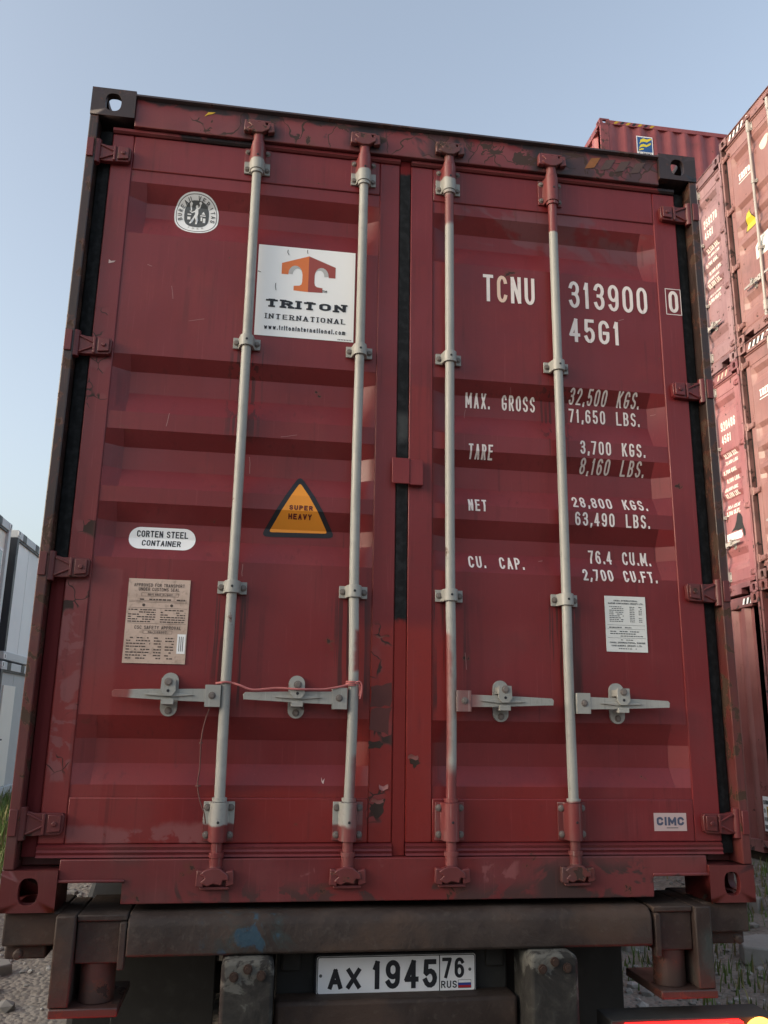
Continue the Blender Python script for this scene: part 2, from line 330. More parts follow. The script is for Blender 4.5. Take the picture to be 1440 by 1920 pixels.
CACHE = {}
def put(name, me, mats, parent=None, bevel=0.0, seg=2):
    if not isinstance(mats, (list, tuple)): mats = [mats]
    if len(me.materials) == 0:
        for m in mats: me.materials.append(m)
    o = bpy.data.objects.new(name, me); COL.objects.link(o)
    for i, m in enumerate(mats):
        if me.materials[i] is not m:
            o.material_slots[i].link = 'OBJECT'; o.material_slots[i].material = m
    if parent: o.parent = parent
    if bevel:
        b = o.modifiers.new("bevel", 'BEVEL'); b.width = bevel; b.segments = seg; b.limit_method = 'ANGLE'; b.angle_limit = R(50)
        b.harden_normals = False
    return o
def thing(name, label, cat, loc=(0, 0, 0), rz=0.0, group=None):
    o = bpy.data.objects.new(name, None); COL.objects.link(o); o.location = loc; o.rotation_euler = (0, 0, rz)
    o.empty_display_size = 0.2; o["label"] = label; o["category"] = cat
    if group: o["group"] = group
    return o
def tag(o, label, cat, group=None):
    o["label"] = label; o["category"] = cat
    if group: o["group"] = group
    return o

# ------------------------------------------------------------------ lettering: a stroke alphabet
def arc(cx, cy, rx, ry, a0, a1, n=6):
    return [(cx + rx * math.cos(R(a0 + (a1 - a0) * i / n)), cy + ry * math.sin(R(a0 + (a1 - a0) * i / n))) for i in range(n + 1)]
q = 0.27
def ring(cy0, cy1, r=q, n=6): return arc(.5, cy1 - r, .5, r, 0, 180, n * 2) + arc(.5, cy0 + r, .5, r, 180, 360, n * 2)
GL = {
 '0': [ring(0, 1) + ['c']], 'O': [ring(0, 1) + ['c']],
 '1': [[(.15, .8), (.55, 1), (.55, 0)]],
 '2': [arc(.5, 1 - q, .5, q, 175, -20, 9) + [(.02, .04), (0, 0), (1, 0)]],
 '3': [arc(.5, .76, .48, .24, 165, -75, 10) + [(.4, .53)], [(.4, .53)] + arc(.5, .265, .5, .265, 80, -165, 10)],
 '4': [[(.7, 0), (.7, 1), (0, .27), (1, .27)]],
 '5': [[(.92, 1), (.12, 1), (.06, .55)] + arc(.5, .3, .5, .3, 135, -160, 11)],
 '6': [arc(.52, 1 - q, .50, q, 25, 180, 7) + [(.0, .3)], ring(0, .60, .27) + ['c']],
 '7': [[(0, 1), (1, 1), (.32, 0)]],
 '8': [ring(.52, 1, .235) + ['c'], ring(0, .52, .255) + ['c']],
 '9': [[(1 - x, 1 - y) for x, y in arc(.52, 1 - q, .50, q, 25, 180, 7) + [(.0, .3)]], ring(.40, 1, .27) + ['c']],
 'A': [[(0, 0), (.5, 1), (1, 0)], [(.2, .3), (.8, .3)]],
 'B': [[(0, 0), (0, 1)], [(0, 1), (.5, 1)] + arc(.5, .765, .45, .235, 80, -80, 7) + [(0, .53)], [(0, .53), (.5, .53)] + arc(.5, .265, .5, .265, 80, -80, 7) + [(0, 0)]],
 'C': [arc(.5, 1 - q, .5, q, 15, 180, 8) + arc(.5, q, .5, q, 180, 345, 8)],
 'D': [[(0, 0), (0, 1)], [(0, 1), (.45, 1)] + arc(.45, .65, .55, .35, 80, 0, 4) + arc(.45, .35, .55, .35, 0, -80, 4) + [(0, 0)]],
 'E': [[(1, 1), (0, 1), (0, 0), (1, 0)], [(0, .52), (.8, .52)]],
 'F': [[(1, 1), (0, 1), (0, 0)], [(0, .52), (.8, .52)]],
 'G': [arc(.5, 1 - q, .5, q, 15, 180, 8) + arc(.5, q, .5, q, 180, 360, 8) + [(1, .46), (.55, .46)]],
 'H': [[(0, 0), (0, 1)], [(1, 0), (1, 1)], [(0, .52), (1, .52)]],
 'I': [[(.5, 0), (.5, 1)]],
 'J': [[(.9, 1), (.9, .25)] + arc(.45, .25, .45, .25, 0, -180, 8)],
 'K': [[(0, 0), (0, 1)], [(1, 1), (0, .4)], [(.32, .58), (1, 0)]],
 'L': [[(0, 1), (0, 0), (1, 0)]],
 'M': [[(0, 0), (0, 1), (.5, .25), (1, 1), (1, 0)]],
 'N': [[(0, 0), (0, 1), (1, 0), (1, 1)]],
 'P': [[(0, 0), (0, 1)], [(0, 1), (.5, 1)] + arc(.5, .74, .5, .26, 80, -80, 7) + [(0, .48)]],
 'R': [[(0, 0), (0, 1)], [(0, 1), (.5, 1)] + arc(.5, .75, .48, .25, 80, -80, 7) + [(0, .5)], [(.5, .5), (1, 0)]],
 'S': [arc(.5, .755, .48, .245, 20, 225, 9) + arc(.5, .25, .5, .25, 40, -160, 9)],
 'T': [[(0, 1), (1, 1)], [(.5, 1), (.5, 0)]],
 'U': [[(0, 1), (0, q)] + arc(.5, q, .5, q, 180, 360, 10) + [(1, 1)]],
 'V': [[(0, 1), (.5, 0), (1, 1)]],
 'W': [[(0, 1), (.25, 0), (.5, .8), (.75, 0), (1, 1)]],
 'X': [[(0, 0), (1, 1)], [(0, 1), (1, 0)]],
 'Y': [[(0, 1), (.5, .48), (1, 1)], [(.5, .48), (.5, 0)]],
 '.': [[(.5, 0), (.5, .09)]], ',': [[(.6, .1), (.35, -.12)]], '(': [arc(1, .5, .8, .6, 120, 240, 5)], ')': [arc(0, .5, .8, .6, 60, -60, 5)],
 '-': [[(.1, .5), (.9, .5)]], '/': [[(0, 0), (1, 1)]],
 'w': [[(0, .68), (.25, 0), (.5, .6), (.75, 0), (1, .68)]],
 't': [[(.4, .95), (.4, .12), (.7, 0), (.95, .02)], [(.05, .68), (.9, .68)]],
 'r': [[(.1, 0), (.1, .7)], [(.1, .45), (.45, .68), (.9, .68)]],
 'i': [[(.5, 0), (.5, .68)], [(.5, .86), (.5, .98)]],
 'o': [arc(.5, .34, .5, .34, 0, 360, 12)[:-1] + ['c']],
 'n': [[(.05, 0), (.05, .7)], [(.05, .45), (.3, .66), (.7, .66), (.95, .45), (.95, 0)]],
 'e': [[(.05, .36), (.95, .36)] + arc(.5, .34, .48, .34, 10, 310, 9)],
 'a': [arc(.45, .3, .42, .3, 0, 360, 10)[:-1] + ['c'], [(.92, .68), (.92, 0)]],
 'l': [[(.5, 0), (.5, 1)]],
 'c': [arc(.5, .34, .5, .34, 50, 310, 9)],
 'm': [[(0, 0), (0, .68), (.42, .68), (.5, .5), (.5, 0)], [(.5, .5), (.6, .68), (1, .6), (1, 0)]],
}
GW = {'I': .32, '1': .62, '.': .3, ',': .32, 'M': 1.25, 'W': 1.4, ' ': .7, 'i': .35, 'l': .35, 't': .62, 'r': .6, 'm': 1.4, 'w': 1.35, '(': .5, ')': .5, 'J': .8}

def ribbon(pts, hw):
    closed = pts[-1] == 'c'
    if closed: pts = pts[:-1]
    P = [Vector((p[0], p[1])) for p in pts]
    PP = [P[0]]
    for p in P[1:]:
        if (p - PP[-1]).length > 1e-5: PP.append(p)
    P = PP; n = len(P); L = []; Rr = []
    for i in range(n):
        a = P[i - 1] if (i > 0 or closed) else None; b = P[(i + 1) % n] if (i < n - 1 or closed) else None
        d1 = (P[i] - a).normalized() if a is not None else None; d2 = (b - P[i]).normalized() if b is not None else None
        if d1 is None: d1 = d2
        if d2 is None: d2 = d1
        n1 = Vector((-d1.y, d1.x)); n2 = Vector((-d2.y, d2.x)); nn = n1 + n2
        if nn.length < 1e-4: nn = n1
        nn.normalize(); k = hw / max(0.45, nn.dot(n1))
        L.append(P[i] + nn * k); Rr.append(P[i] - nn * k)
    out = []
    for i in range(n if closed else n - 1):
        j = (i + 1) % n; out.append([tuple(L[i]), tuple(L[j]), tuple(Rr[j]), tuple(Rr[i])])
    return out

def ribbons(pts, hw):
    """square-capped strokes, split at sharp corners"""
    if pts[-1] == 'c': return [ribbon(pts, hw)]
    P = [Vector(p) for p in pts]; segs = []; cur = [P[0]]
    for i in range(1, len(P)):
        if (P[i] - cur[-1]).length < 1e-5: continue
        cur.append(P[i])
        if i < len(P) - 1:
            d1 = (P[i] - cur[-2]).normalized(); d2 = (P[i + 1] - P[i])
            if d2.length > 1e-5 and d1.dot(d2.normalized()) < 0.45: segs.append(cur); cur = [P[i]]
    segs.append(cur); out = []
    for k, c in enumerate(segs):
        if len(c) < 2: continue
        e0 = hw if k == 0 else hw * .75; e1 = hw if k == len(segs) - 1 else hw * .75
        c = [p.copy() for p in c]; d0 = (c[0] - c[1]).normalized(); d1 = (c[-1] - c[-2]).normalized()
        c[0] = c[0] + d0 * e0; c[-1] = c[-1] + d1 * e1
        out.append(ribbon([tuple(p) for p in c], hw))
    return out

def text(s, x0, x1, z0, z1, hw, gap=.28, serif=0.0, space=None, slant=0.0):
    """strokes of a line of text fitted into the rectangle; returns a list of strokes, each a list of quads"""
    h = z1 - z0; tot = 0
    for i, ch in enumerate(s):
        tot += (space if (ch == ' ' and space) else GW.get(ch, 1.0)) + (gap if i < len(s) - 1 else 0)
    w = (x1 - x0) / tot; x = x0; out = []
    for ch in s:
        cw = (space if (ch == ' ' and space) else GW.get(ch, 1.0)) * w
        for st in GL.get(ch, []):
            cl = st[-1] == 'c'; raw = st[:-1] if cl else st
            ins = hw if cw > 2.5 * hw else 0
            pts = []
            for (px, py) in raw:
                zz = z0 + hw + py * (h - 2 * hw)
                pts.append((x + ins + px * (cw - 2 * ins) + slant * (zz - z0), zz))
            if serif:
                k_ = .55; rb = ribbons([(a_, c_ / k_) for a_, c_ in pts] + (['c'] if cl else []), hw)
                out += [[[(a_, c_ * k_) for a_, c_ in qd] for qd in st_] for st_ in rb]
            else: out += ribbons(pts + (['c'] if cl else []), hw)
            if serif and not cl:
                for (a, b) in ((raw[0], raw[1]), (raw[-1], raw[-2])):
                    if abs(a[0] - b[0]) < .55 and (a[1] < .02 or a[1] > .98):
                        xx = x + ins + a[0] * (cw - 2 * ins); zz = z0 + hw + a[1] * (h - 2 * hw) + (-hw * .4 if a[1] < .5 else hw * .4)
                        out.append([[(xx - serif, zz - hw * .5), (xx + serif, zz - hw * .5), (xx + serif, zz + hw * .5), (xx - serif, zz + hw * .5)]])
        x += cw + gap * w
    return out

def decal(name, layers, mats, surf, breaks=(), parent=None, lift=0.0012, lab=None):
    """layers: [(material index, layer number, polygons)] lying on a surface y = surf(x, z); faces are cut where the surface folds"""
    bm = bmesh.new(); lay = bm.verts.layers.float.new("lift")
    for mi, lv, polys in layers:
        for k, po in enumerate(polys):
            off = lift + lv * 0.0005
            vs = []
            for (x, z) in po:
                v = bm.verts.new((x, 0, z)); v[lay] = off; vs.append(v)
            try:
                f = bm.faces.new(vs); f.material_index = mi
            except ValueError: pass
    zs = [v.co.z for v in bm.verts]; lo, hi = min(zs), max(zs)
    for b in breaks:
        if lo < b < hi: bmesh.ops.bisect_plane(bm, geom=bm.verts[:] + bm.edges[:] + bm.faces[:], plane_co=(0, 0, b), plane_no=(0, 0, 1), dist=1e-6)
    for v in bm.verts:
        v.co.y = surf(v.co.x, v.co.z) - v[lay]
    for f in bm.faces:
        f.normal_update()
        if f.normal.y > 0: f.normal_flip()
    me = bpy.data.meshes.new(name); bm.to_mesh(me); bm.free()
    o = put(name, me, mats, parent)
    if lab: o["label"] = lab
    return o
def strokes(ss, mi=0, lv0=1):
    """every stroke on its own hair-thin layer, so crossing strokes never share a plane"""
    return [(mi, lv0 + 0.25 * (i % 6), s) for i, s in enumerate(ss)]
def ell(cx, cz, rx, rz, n=40, sq=2.0):
    out = []
    for i in range(n):
        t = 2 * math.pi * i / n; c, s_ = math.cos(t), math.sin(t)
        out.append((cx + rx * math.copysign(abs(c) ** (2 / sq), c), cz + rz * math.copysign(abs(s_) ** (2 / sq), s_)))
    return out
def rect(x0, x1, z0, z1): return [(x0, z0), (x1, z0), (x1, z1), (x0, z1)]
def rrect(x0, x1, z0, z1, r, n=4):
    return arc(x1 - r, z1 - r, r, r, 0, 90, n) + arc(x0 + r, z1 - r, r, r, 90, 180, n) + arc(x0 + r, z0 + r, r, r, 180, 270, n) + arc(x1 - r, z0 + r, r, r, 270, 360, n)

# ------------------------------------------------------------------ container geometry (door end at y=0, facing -y; z=0 at the bottom of the castings)
W2, HH, LEN = 1.219, 2.896, 12.192
CX, CZ, CD = -0.5023, 0.5683, 2.8796        # where the survey of the door end was taken from
def dp(x, z, y=0.04):
    k = (CD + y) / CD
    return CX + (x - CX) * k, CZ + (z - CZ) * k
YD, YP, DEP = 0.040, 0.045, 0.039           # door frame face, panel outer face, trough depth
def zt(z, y): return CZ + (z - CZ) * (CD + y) / CD
TR = [(zt(a, YP), zt(b, YP + DEP), zt(c, YP + DEP), zt(d, YP)) for a, b, c, d in
      ((2.506, 2.42, 2.36, 2.295), (1.818, 1.751, 1.671, 1.603), (1.54, 1.473, 1.394, 1.334), (1.28, 1.21, 1.157, 1.09), (0.58, 0.508, 0.433, 0.368))]
ZBOT, ZTOP = 0.327, 2.586
BREAKS = sorted(z for t in TR for z in t)
PX = {'l': (-1.055, -0.107), 'r': (0.108, 1.036)}   # panel extents
def surf(x, z):
    for k, (x0, x1) in PX.items():
        if x0 <= x <= x1:
            if not (ZBOT < z < ZTOP): return YD
            for a, b, c, d in TR:
                if d < z < a:
                    t = 1.0
                    if z > b: t = (a - z) / (a - b)
                    elif z < c: t = (z - d) / (c - d)
                    e = min(1.0, (x - x0) / 0.060, (x1 - x) / 0.060)
                    return YP + DEP * t * max(0.0, e)
            return YP
    return YD

def m_cast(sx, top):
    """hollow corner casting with the three standard openings"""
    key = ('cast', sx, top)
    if key in CACHE: return CACHE[key]
    w, d, h, t = 0.162, 0.178, 0.118, 0.024
    b = MB()
    def face(O, U, V, Nn, lu, lv, hole):
        O = Vector(O); U = Vector(U); V = Vector(V); Nn = Vector(Nn)
        o0 = [O, O + U * lu, O + U * lu + V * lv, O + V * lv]
        i0 = [O + U * t + V * t - Nn * t, O + U * (lu - t) + V * t - Nn * t, O + U * (lu - t) + V * (lv - t) - Nn * t, O + U * t + V * (lv - t) - Nn * t]
        if not hole:
            b.add(o0, [(0, 1, 2, 3)]); b.add(i0, [(3, 2, 1, 0)]); return
        n = 32; cu, cv = lu / 2, lv / 2; hu, hv = hole
        def bound(mu, mv):
            pts = []
            for i in range(n):
                a = 2 * math.pi * (i + .5) / n; c, s_ = math.cos(a), math.sin(a)
                k = min(mu / abs(c) if abs(c) > 1e-6 else 9, mv / abs(s_) if abs(s_) > 1e-6 else 9); pts.append([c * k, s_ * k])
            for cu_ in (-mu, mu):
                for cv_ in (-mv, mv):
                    j = min(range(n), key=lambda q_: (pts[q_][0] - cu_) ** 2 + (pts[q_][1] - cv_) ** 2); pts[j] = [cu_, cv_]
            return pts
        def oval():
            pts = []
            for i in range(n):
                a = 2 * math.pi * (i + .5) / n; c, s_ = math.cos(a), math.sin(a)
                pts.append((hu * math.copysign(abs(c) ** .75, c), hv * math.copysign(abs(s_) ** .75, s_)))
            return pts
        C0 = O + U * cu + V * cv
        ob = [C0 + U * p[0] + V * p[1] for p in bound(cu, cv)]; oo = [C0 + U * p[0] + V * p[1] for p in oval()]
        ib = [C0 + U * p[0] + V * p[1] - Nn * t for p in bound(cu - t, cv - t)]; io = [p - Nn * t for p in oo]
        vs = ob + oo + io + ib
        fs = []
        for i in range(n):
            j = (i + 1) % n
            for k in range(3): fs.append((k * n + i, k * n + j, (k + 1) * n + j, (k + 1) * n + i))
        b.add(vs, fs)
    x0 = -w / 2
    z0, z1 = 0, h
    face((x0, 0, 0), (1, 0, 0), (0, 0, 1), (0, -1, 0), w, h, (0.029, 0.038))            # end hole
    face((x0, d, 0), (1, 0, 0), (0, 0, 1), (0, 1, 0), w, h, None)
    for s in (-1, 1):
        face((s * w / 2, 0, 0), (0, 1, 0), (0, 0, 1), (s, 0, 0), d, h, (0.040, 0.033) if s == sx else None)
    face((x0, 0, h), (1, 0, 0), (0, 1, 0), (0, 0, 1), w, d, (0.032, 0.060) if top else None)
    face((x0, 0, 0), (1, 0, 0), (0, 1, 0), (0, 0, -1), w, d, None if top else (0.032, 0.060))
    me = b.mesh("corner_casting")
    bm = bmesh.new(); bm.from_mesh(me); bmesh.ops.remove_doubles(bm, verts=bm.verts, dist=1e-5); bmesh.ops.recalc_face_normals(bm, faces=bm.faces)
    bm.to_mesh(me); bm.free(); me.set_sharp_from_angle(angle=R(35))
    CACHE[key] = me
    return me

def cached(key, fn, angle=35):
    if key not in CACHE: CACHE[key] = fn().mesh(key.split('/')[0], angle)
    return CACHE[key]

def corr_strip(u0, u1, z0, z1, pitch, depth, fn):
    """vertical corrugation between u0 and u1; fn(u, d, z) gives the point"""
    b = MB(); n = max(1, round((u1 - u0) / pitch)); p = (u1 - u0) / n; us = []
    for i in range(n):
        a = u0 + i * p
        us += [(a, 0), (a + p * .26, 0), (a + p * .5, 1), (a + p * .76, 1)]
    us.append((u1, 0))
    vs = []
    for u, d in us:
        for z, dd in ((z0, d), (z1, d)): vs.append(fn(u, dd * depth, z))
    return b.add(vs, [(2 * i, 2 * i + 2, 2 * i + 3, 2 * i + 1) for i in range(len(us) - 1)])

# ---- rear-end pieces
def f_header():
    b = MB(); b.prism([(.012, 2.752), (.012, 2.868), (.022, 2.884), (.13, 2.884), (.13, 2.84), (.085, 2.752)], 'x', -1.057, 1.057)
    return b
def f_sill():
    b = MB(); b.prism([(-1.057, .147), (-1.057, .086), (-.880, .086), (-.868, .078), (-.868, .018), (.862, .018), (.862, .078), (.872, .088), (1.057, .088), (1.057, .147)], 'y', .012, .10)
    for s in (-1, 1): b.box(s * .96 - .1, s * .96 + .1, .004, .0118, .081 if s < 0 else .084, .090 if s < 0 else .094)
    return b
def f_post(s):
    b = MB(); P = [(1.219, .004), (1.219, .16), (1.06, .16), (1.06, .092), (1.186, .092), (1.186, .004)]
    b.prism([(s * x, y) for x, y in P], 'z', .1185, 2.7775); return b
def f_gasket(s):
    b = MB(); x0, x1 = (1.1355, 1.1855); z0, z1 = .15, 2.745
    prof = [(x0, .0915), (x0, .056), (x0 + .005, .052), (x0 + .022, .0515), (x0 + .032, .055), (x1 - .004, .058), (x1, .064), (x1, .0915)]
    b.prism([(s * x, y) for x, y in prof], 'z', z0, z1); return b
def f_mid_gasket():
    b = MB(); b.prism([(-.027, .085), (-.027, .046), (-.024, .0425), (-.006, .0415), (.0145, .0425), (.0175, .046), (.0175, .085)], 'z', .149, 2.750); return b
def f_lip(s, top):
    b = MB(); x0, x1 = (-1.134, -.0275) if s < 0 else (.0185, 1.13)
    if not top: b.prism([(.052, .188), (.040, .1865), (.030, .180), (.0335, .171), (.028, .165), (.0325, .157), (.026, .150), (.052, .150)], 'x', x0, x1)
    else: b.prism([(.052, 2.7305), (.034, 2.7305), (.026, 2.737), (.028, 2.749), (.052, 2.7505)], 'x', x0, x1)
    return b
def f_door(s):
    b = MB(); x0, x1 = (-1.1345, -.0275) if s < 0 else (.018, 1.1345); p0, p1 = PX['l' if s < 0 else 'r']
    b.box(x0, p0, YD, .088, .188, 2.730); b.box(p1, x1, YD, .088, .188, 2.730)
    b.box(p0, p1, YD, .088, .188, ZBOT); b.box(p0, p1, YD, .088, ZTOP, 2.730)
    return b
def f_panel(s):
    b = MB(); p0, p1 = PX['l' if s < 0 else 'r']
    xs = [p0 + .0003, p0 + .060] + [p0 + .060 + (p1 - p0 - .12) * i / 6 for i in range(1, 6)] + [p1 - .060, p1 - .0003]
    zs = [ZBOT + .0003] + BREAKS + [ZTOP - .0003]
    pr = {}
    for a, bb, c, d in TR: pr[a] = 0; pr[bb] = 1; pr[c] = 1; pr[d] = 0
    vs = []
    for z in zs:
        for i, x in enumerate(xs):
            e = 0 if i in (0, len(xs) - 1) else 1
            vs.append((x, YP + DEP * pr.get(z, 0) * e, z))
    n = len(xs)
    return b.add(vs, [(j * n + i, j * n + i + 1, (j + 1) * n + i + 1, (j + 1) * n + i) for j in range(len(zs) - 1) for i in range(n - 1)])
def f_hinge(s):
    b = MB()
    P = [(1.214, .040), (1.165, .036), (1.145, .031), (1.064, .031), (1.058, .022), (1.060, -.024), (1.068, -.032), (1.150, -.036), (1.214, -.030)]
    b.prism([(s * x, z) for x, z in P], 'y', .018, .0395)
    b.prism([(s * x, z) for x, z in [(1.105, .026), (1.066, .025), (1.066, -.022), (1.105, -.026)]], 'y', .010, .019)
    b.prism([(s * x, z) for x, z in [(1.122, .030), (1.113, .030), (1.113, -.032), (1.122, -.032)]], 'y', .012, .019)
    for k in (-1, 1): b.prism([(s * x, z) for x, z in [(1.118, .003 * k), (1.118, .010 * k), (1.165, .032 * k), (1.172, .028 * k)]], 'y', .012, .019)
    b.cyl((s * 1.183, .022, -.048), (s * 1.183, .022, .05), .0155, 12)
    b.cyl((s * 1.085, .010, 0), (s * 1.085, .005, 0), .008, 8)
    b.box(min(s * 1.192, s * 1.217), max(s * 1.192, s * 1.217), -.002, .0035, -.034, .044)
    return b
ROD_X = (-.588, -.174, .166, .590)
YR = .010
def f_rod(i):
    b = MB(); x = ROD_X[i]
    bow = (-.002, .006, .003, -.002)[i]
    b.tube([(x + (bow * math.sin(math.pi * (z_ - .32) / .68) if .32 < z_ < 1.0 else -.4 * bow * math.sin(math.pi * (z_ - 1.0) / .9) if 1.0 < z_ < 1.9 else 0), YR, z_) for z_ in [.115, .25, .32] + [.32 + .68 * k / 8 for k in range(1, 9)] + [1.0 + .9 * k / 8 for k in range(1, 9)] + [2.3, 2.79]], .0172, 20)
    for z0, z1, r in ((2.726, 2.738, .0235), (2.60, 2.612, .0235), (.318, .330, .0235), (.152, .166, .0235), (2.738, 2.765, .020), (.125, .152, .020)):
        b.lathe([(.0165, z0), (r, z0), (r, z1), (.0165, z1)], (x, YR, 0), 20)
    return b
def ears(b, x, z0, z1, hw, rr, bolts):
    """bolted saddle: two ears on the door and a half sleeve over the rod"""
    n = 10; prof_o = []; prof_i = []
    for k in range(n + 1):
        a = math.pi * k / n
        prof_o.append((x + rr * math.cos(a), YR - rr * math.sin(a))); prof_i.append((x + (rr - .006) * math.cos(a), YR - (rr - .006) * math.sin(a)))
    yb, yt = YD - .0005, YD - .008
    poly = [(x + hw, yb), (x + hw, yt), (x + rr + .004, yt), (x + rr, YR)] + prof_o[1:-1] + [(x - rr, YR), (x - rr - .004, yt), (x - hw, yt), (x - hw, yb),
            (x - rr + .006, yb)] + prof_i[::-1][0:] + [(x + rr - .006, yb)]
    b.prism(poly, 'z', z0, z1)
    for bx, bz in bolts: b.bolt(bx, yt, bz, .0085, .008, 1)
    b.cyl((x, YR - rr + .001, (z0 + z1) / 2), (x, YR - rr - .0015, (z0 + z1) / 2), .0045, 8, mi=2)
def f_guide(i, z):
    b = MB(); x = ROD_X[i]; ears(b, x, z - .021, z + .021, .049, .0255, [(x - .037, z), (x + .037, z)]); return b
def f_end_bracket(i, z0, z1):
    b = MB(); x = ROD_X[i]; hw = .049
    ears(b, x, z0, z1, hw, .0265, [(x + sx * .037, z) for sx in (-1, 1) for z in (z0 + .018, z1 - .018)])
    return b
def f_cam(i, top):
    b = MB(); x = ROD_X[i]; k = 1 if top else -1; zc = 2.792 if top else .098
    b.prism([(x - .034, zc - .018 * k), (x - .012, zc - .026 * k), (x + .014, zc - .024 * k), (x + .040, zc - .006 * k), (x + .044, zc + .012 * k), (x + .026, zc + .010 * k),
             (x + .020, zc + .026 * k), (x - .004, zc + .020 * k), (x - .022, zc + .028 * k), (x - .044, zc + .016 * k), (x - .030, zc + .004 * k), (x - .046, zc - .008 * k)], 'y', -.016, .0095)
    b.cyl((x, YR, zc - .03 * k), (x, YR, zc + .012 * k), .021, 12)
    return b
def f_keeper(i, top):
    b = MB(); x = ROD_X[i]; k = 1 if top else -1; zc = 2.796 if top else .092
    b.prism([(x - .058, zc - .022), (x - .034, zc - .026), (x - .030, zc + .022), (x - .056, zc + .026)], 'y', -.012, .0115)
    b.prism([(x + .034, zc - .024), (x + .060, zc - .018), (x + .056, zc + .024), (x + .032, zc + .020)], 'y', -.010, .0115)
    b.box(x - .045, x + .045, -.004, .0115, zc + (.024 if top else -.034), zc + (.034 if top else -.024))
    return b
HZ = .646
def f_handle(i):
    b = MB(); x = ROD_X[i]; s = -1 if i < 2 else 1; L = .352
    hub = (x + s * .016, x + s * .066)
    b.box(min(hub), max(hub), -.013, .020, HZ - .036, HZ + .034)
    b.bolt(x + s * .043, -.013, HZ, .009, .006, 1)
    P = [(.058, -.021), (.058, .021), (.10, .020), (.18, .018), (.24, .017), (.352, .013), (.358, .006), (.356, -.010), (.24, -.015), (.14, -.019)]
    b.prism([(x + s * u, HZ + v) for u, v in P], 'y', -.011, -.001)
    b.prism([(x + s * u, HZ + v) for u, v in [(.10, 0), (.16, .006), (.24, .003), (.255, 0), (.24, -.003), (.16, -.006)]], 'y', -.017, -.0105)
    return b
CATCH_DX = .182
def f_catch(i):
    b = MB(); s = -1 if i < 2 else 1; x = ROD_X[i] + s * CATCH_DX
    b.prism(rrect(x - .027, x + .027, HZ - .068, HZ + .072, .0265, 6), 'y', .0335, YP - .0004)
    b.prism([(x - .022, HZ + .052), (x + .022, HZ + .052), (x + .024, HZ + .012), (x + .012, HZ - .004), (x - .012, HZ - .004), (x - .024, HZ + .012)], 'y', -.026, -.0195)
    b.box(x - .020, x + .020, -.0195, .0335, HZ + .026, HZ + .048)
    b.box(x - .019, x + .019, -.022, .0335, HZ - .030, HZ - .021)
    b.box(x - .019, x + .019, -.022, -.014, HZ - .021, HZ - .013)
    b.bolt(x, -.026, HZ + .040, .010, .006, 1); b.bolt(x, .0335, HZ - .050, .009, .007, 1)
    b.cyl((x, -.0262, HZ + .012), (x, -.027, HZ + .012), .005, 8, mi=2)
    return b
def f_tab():
    b = MB(); b.box(-.046, .018, .013, .021, 1.404, 1.500); b.box(.0185, .068, .016, .0395, 1.402, 1.498); return b

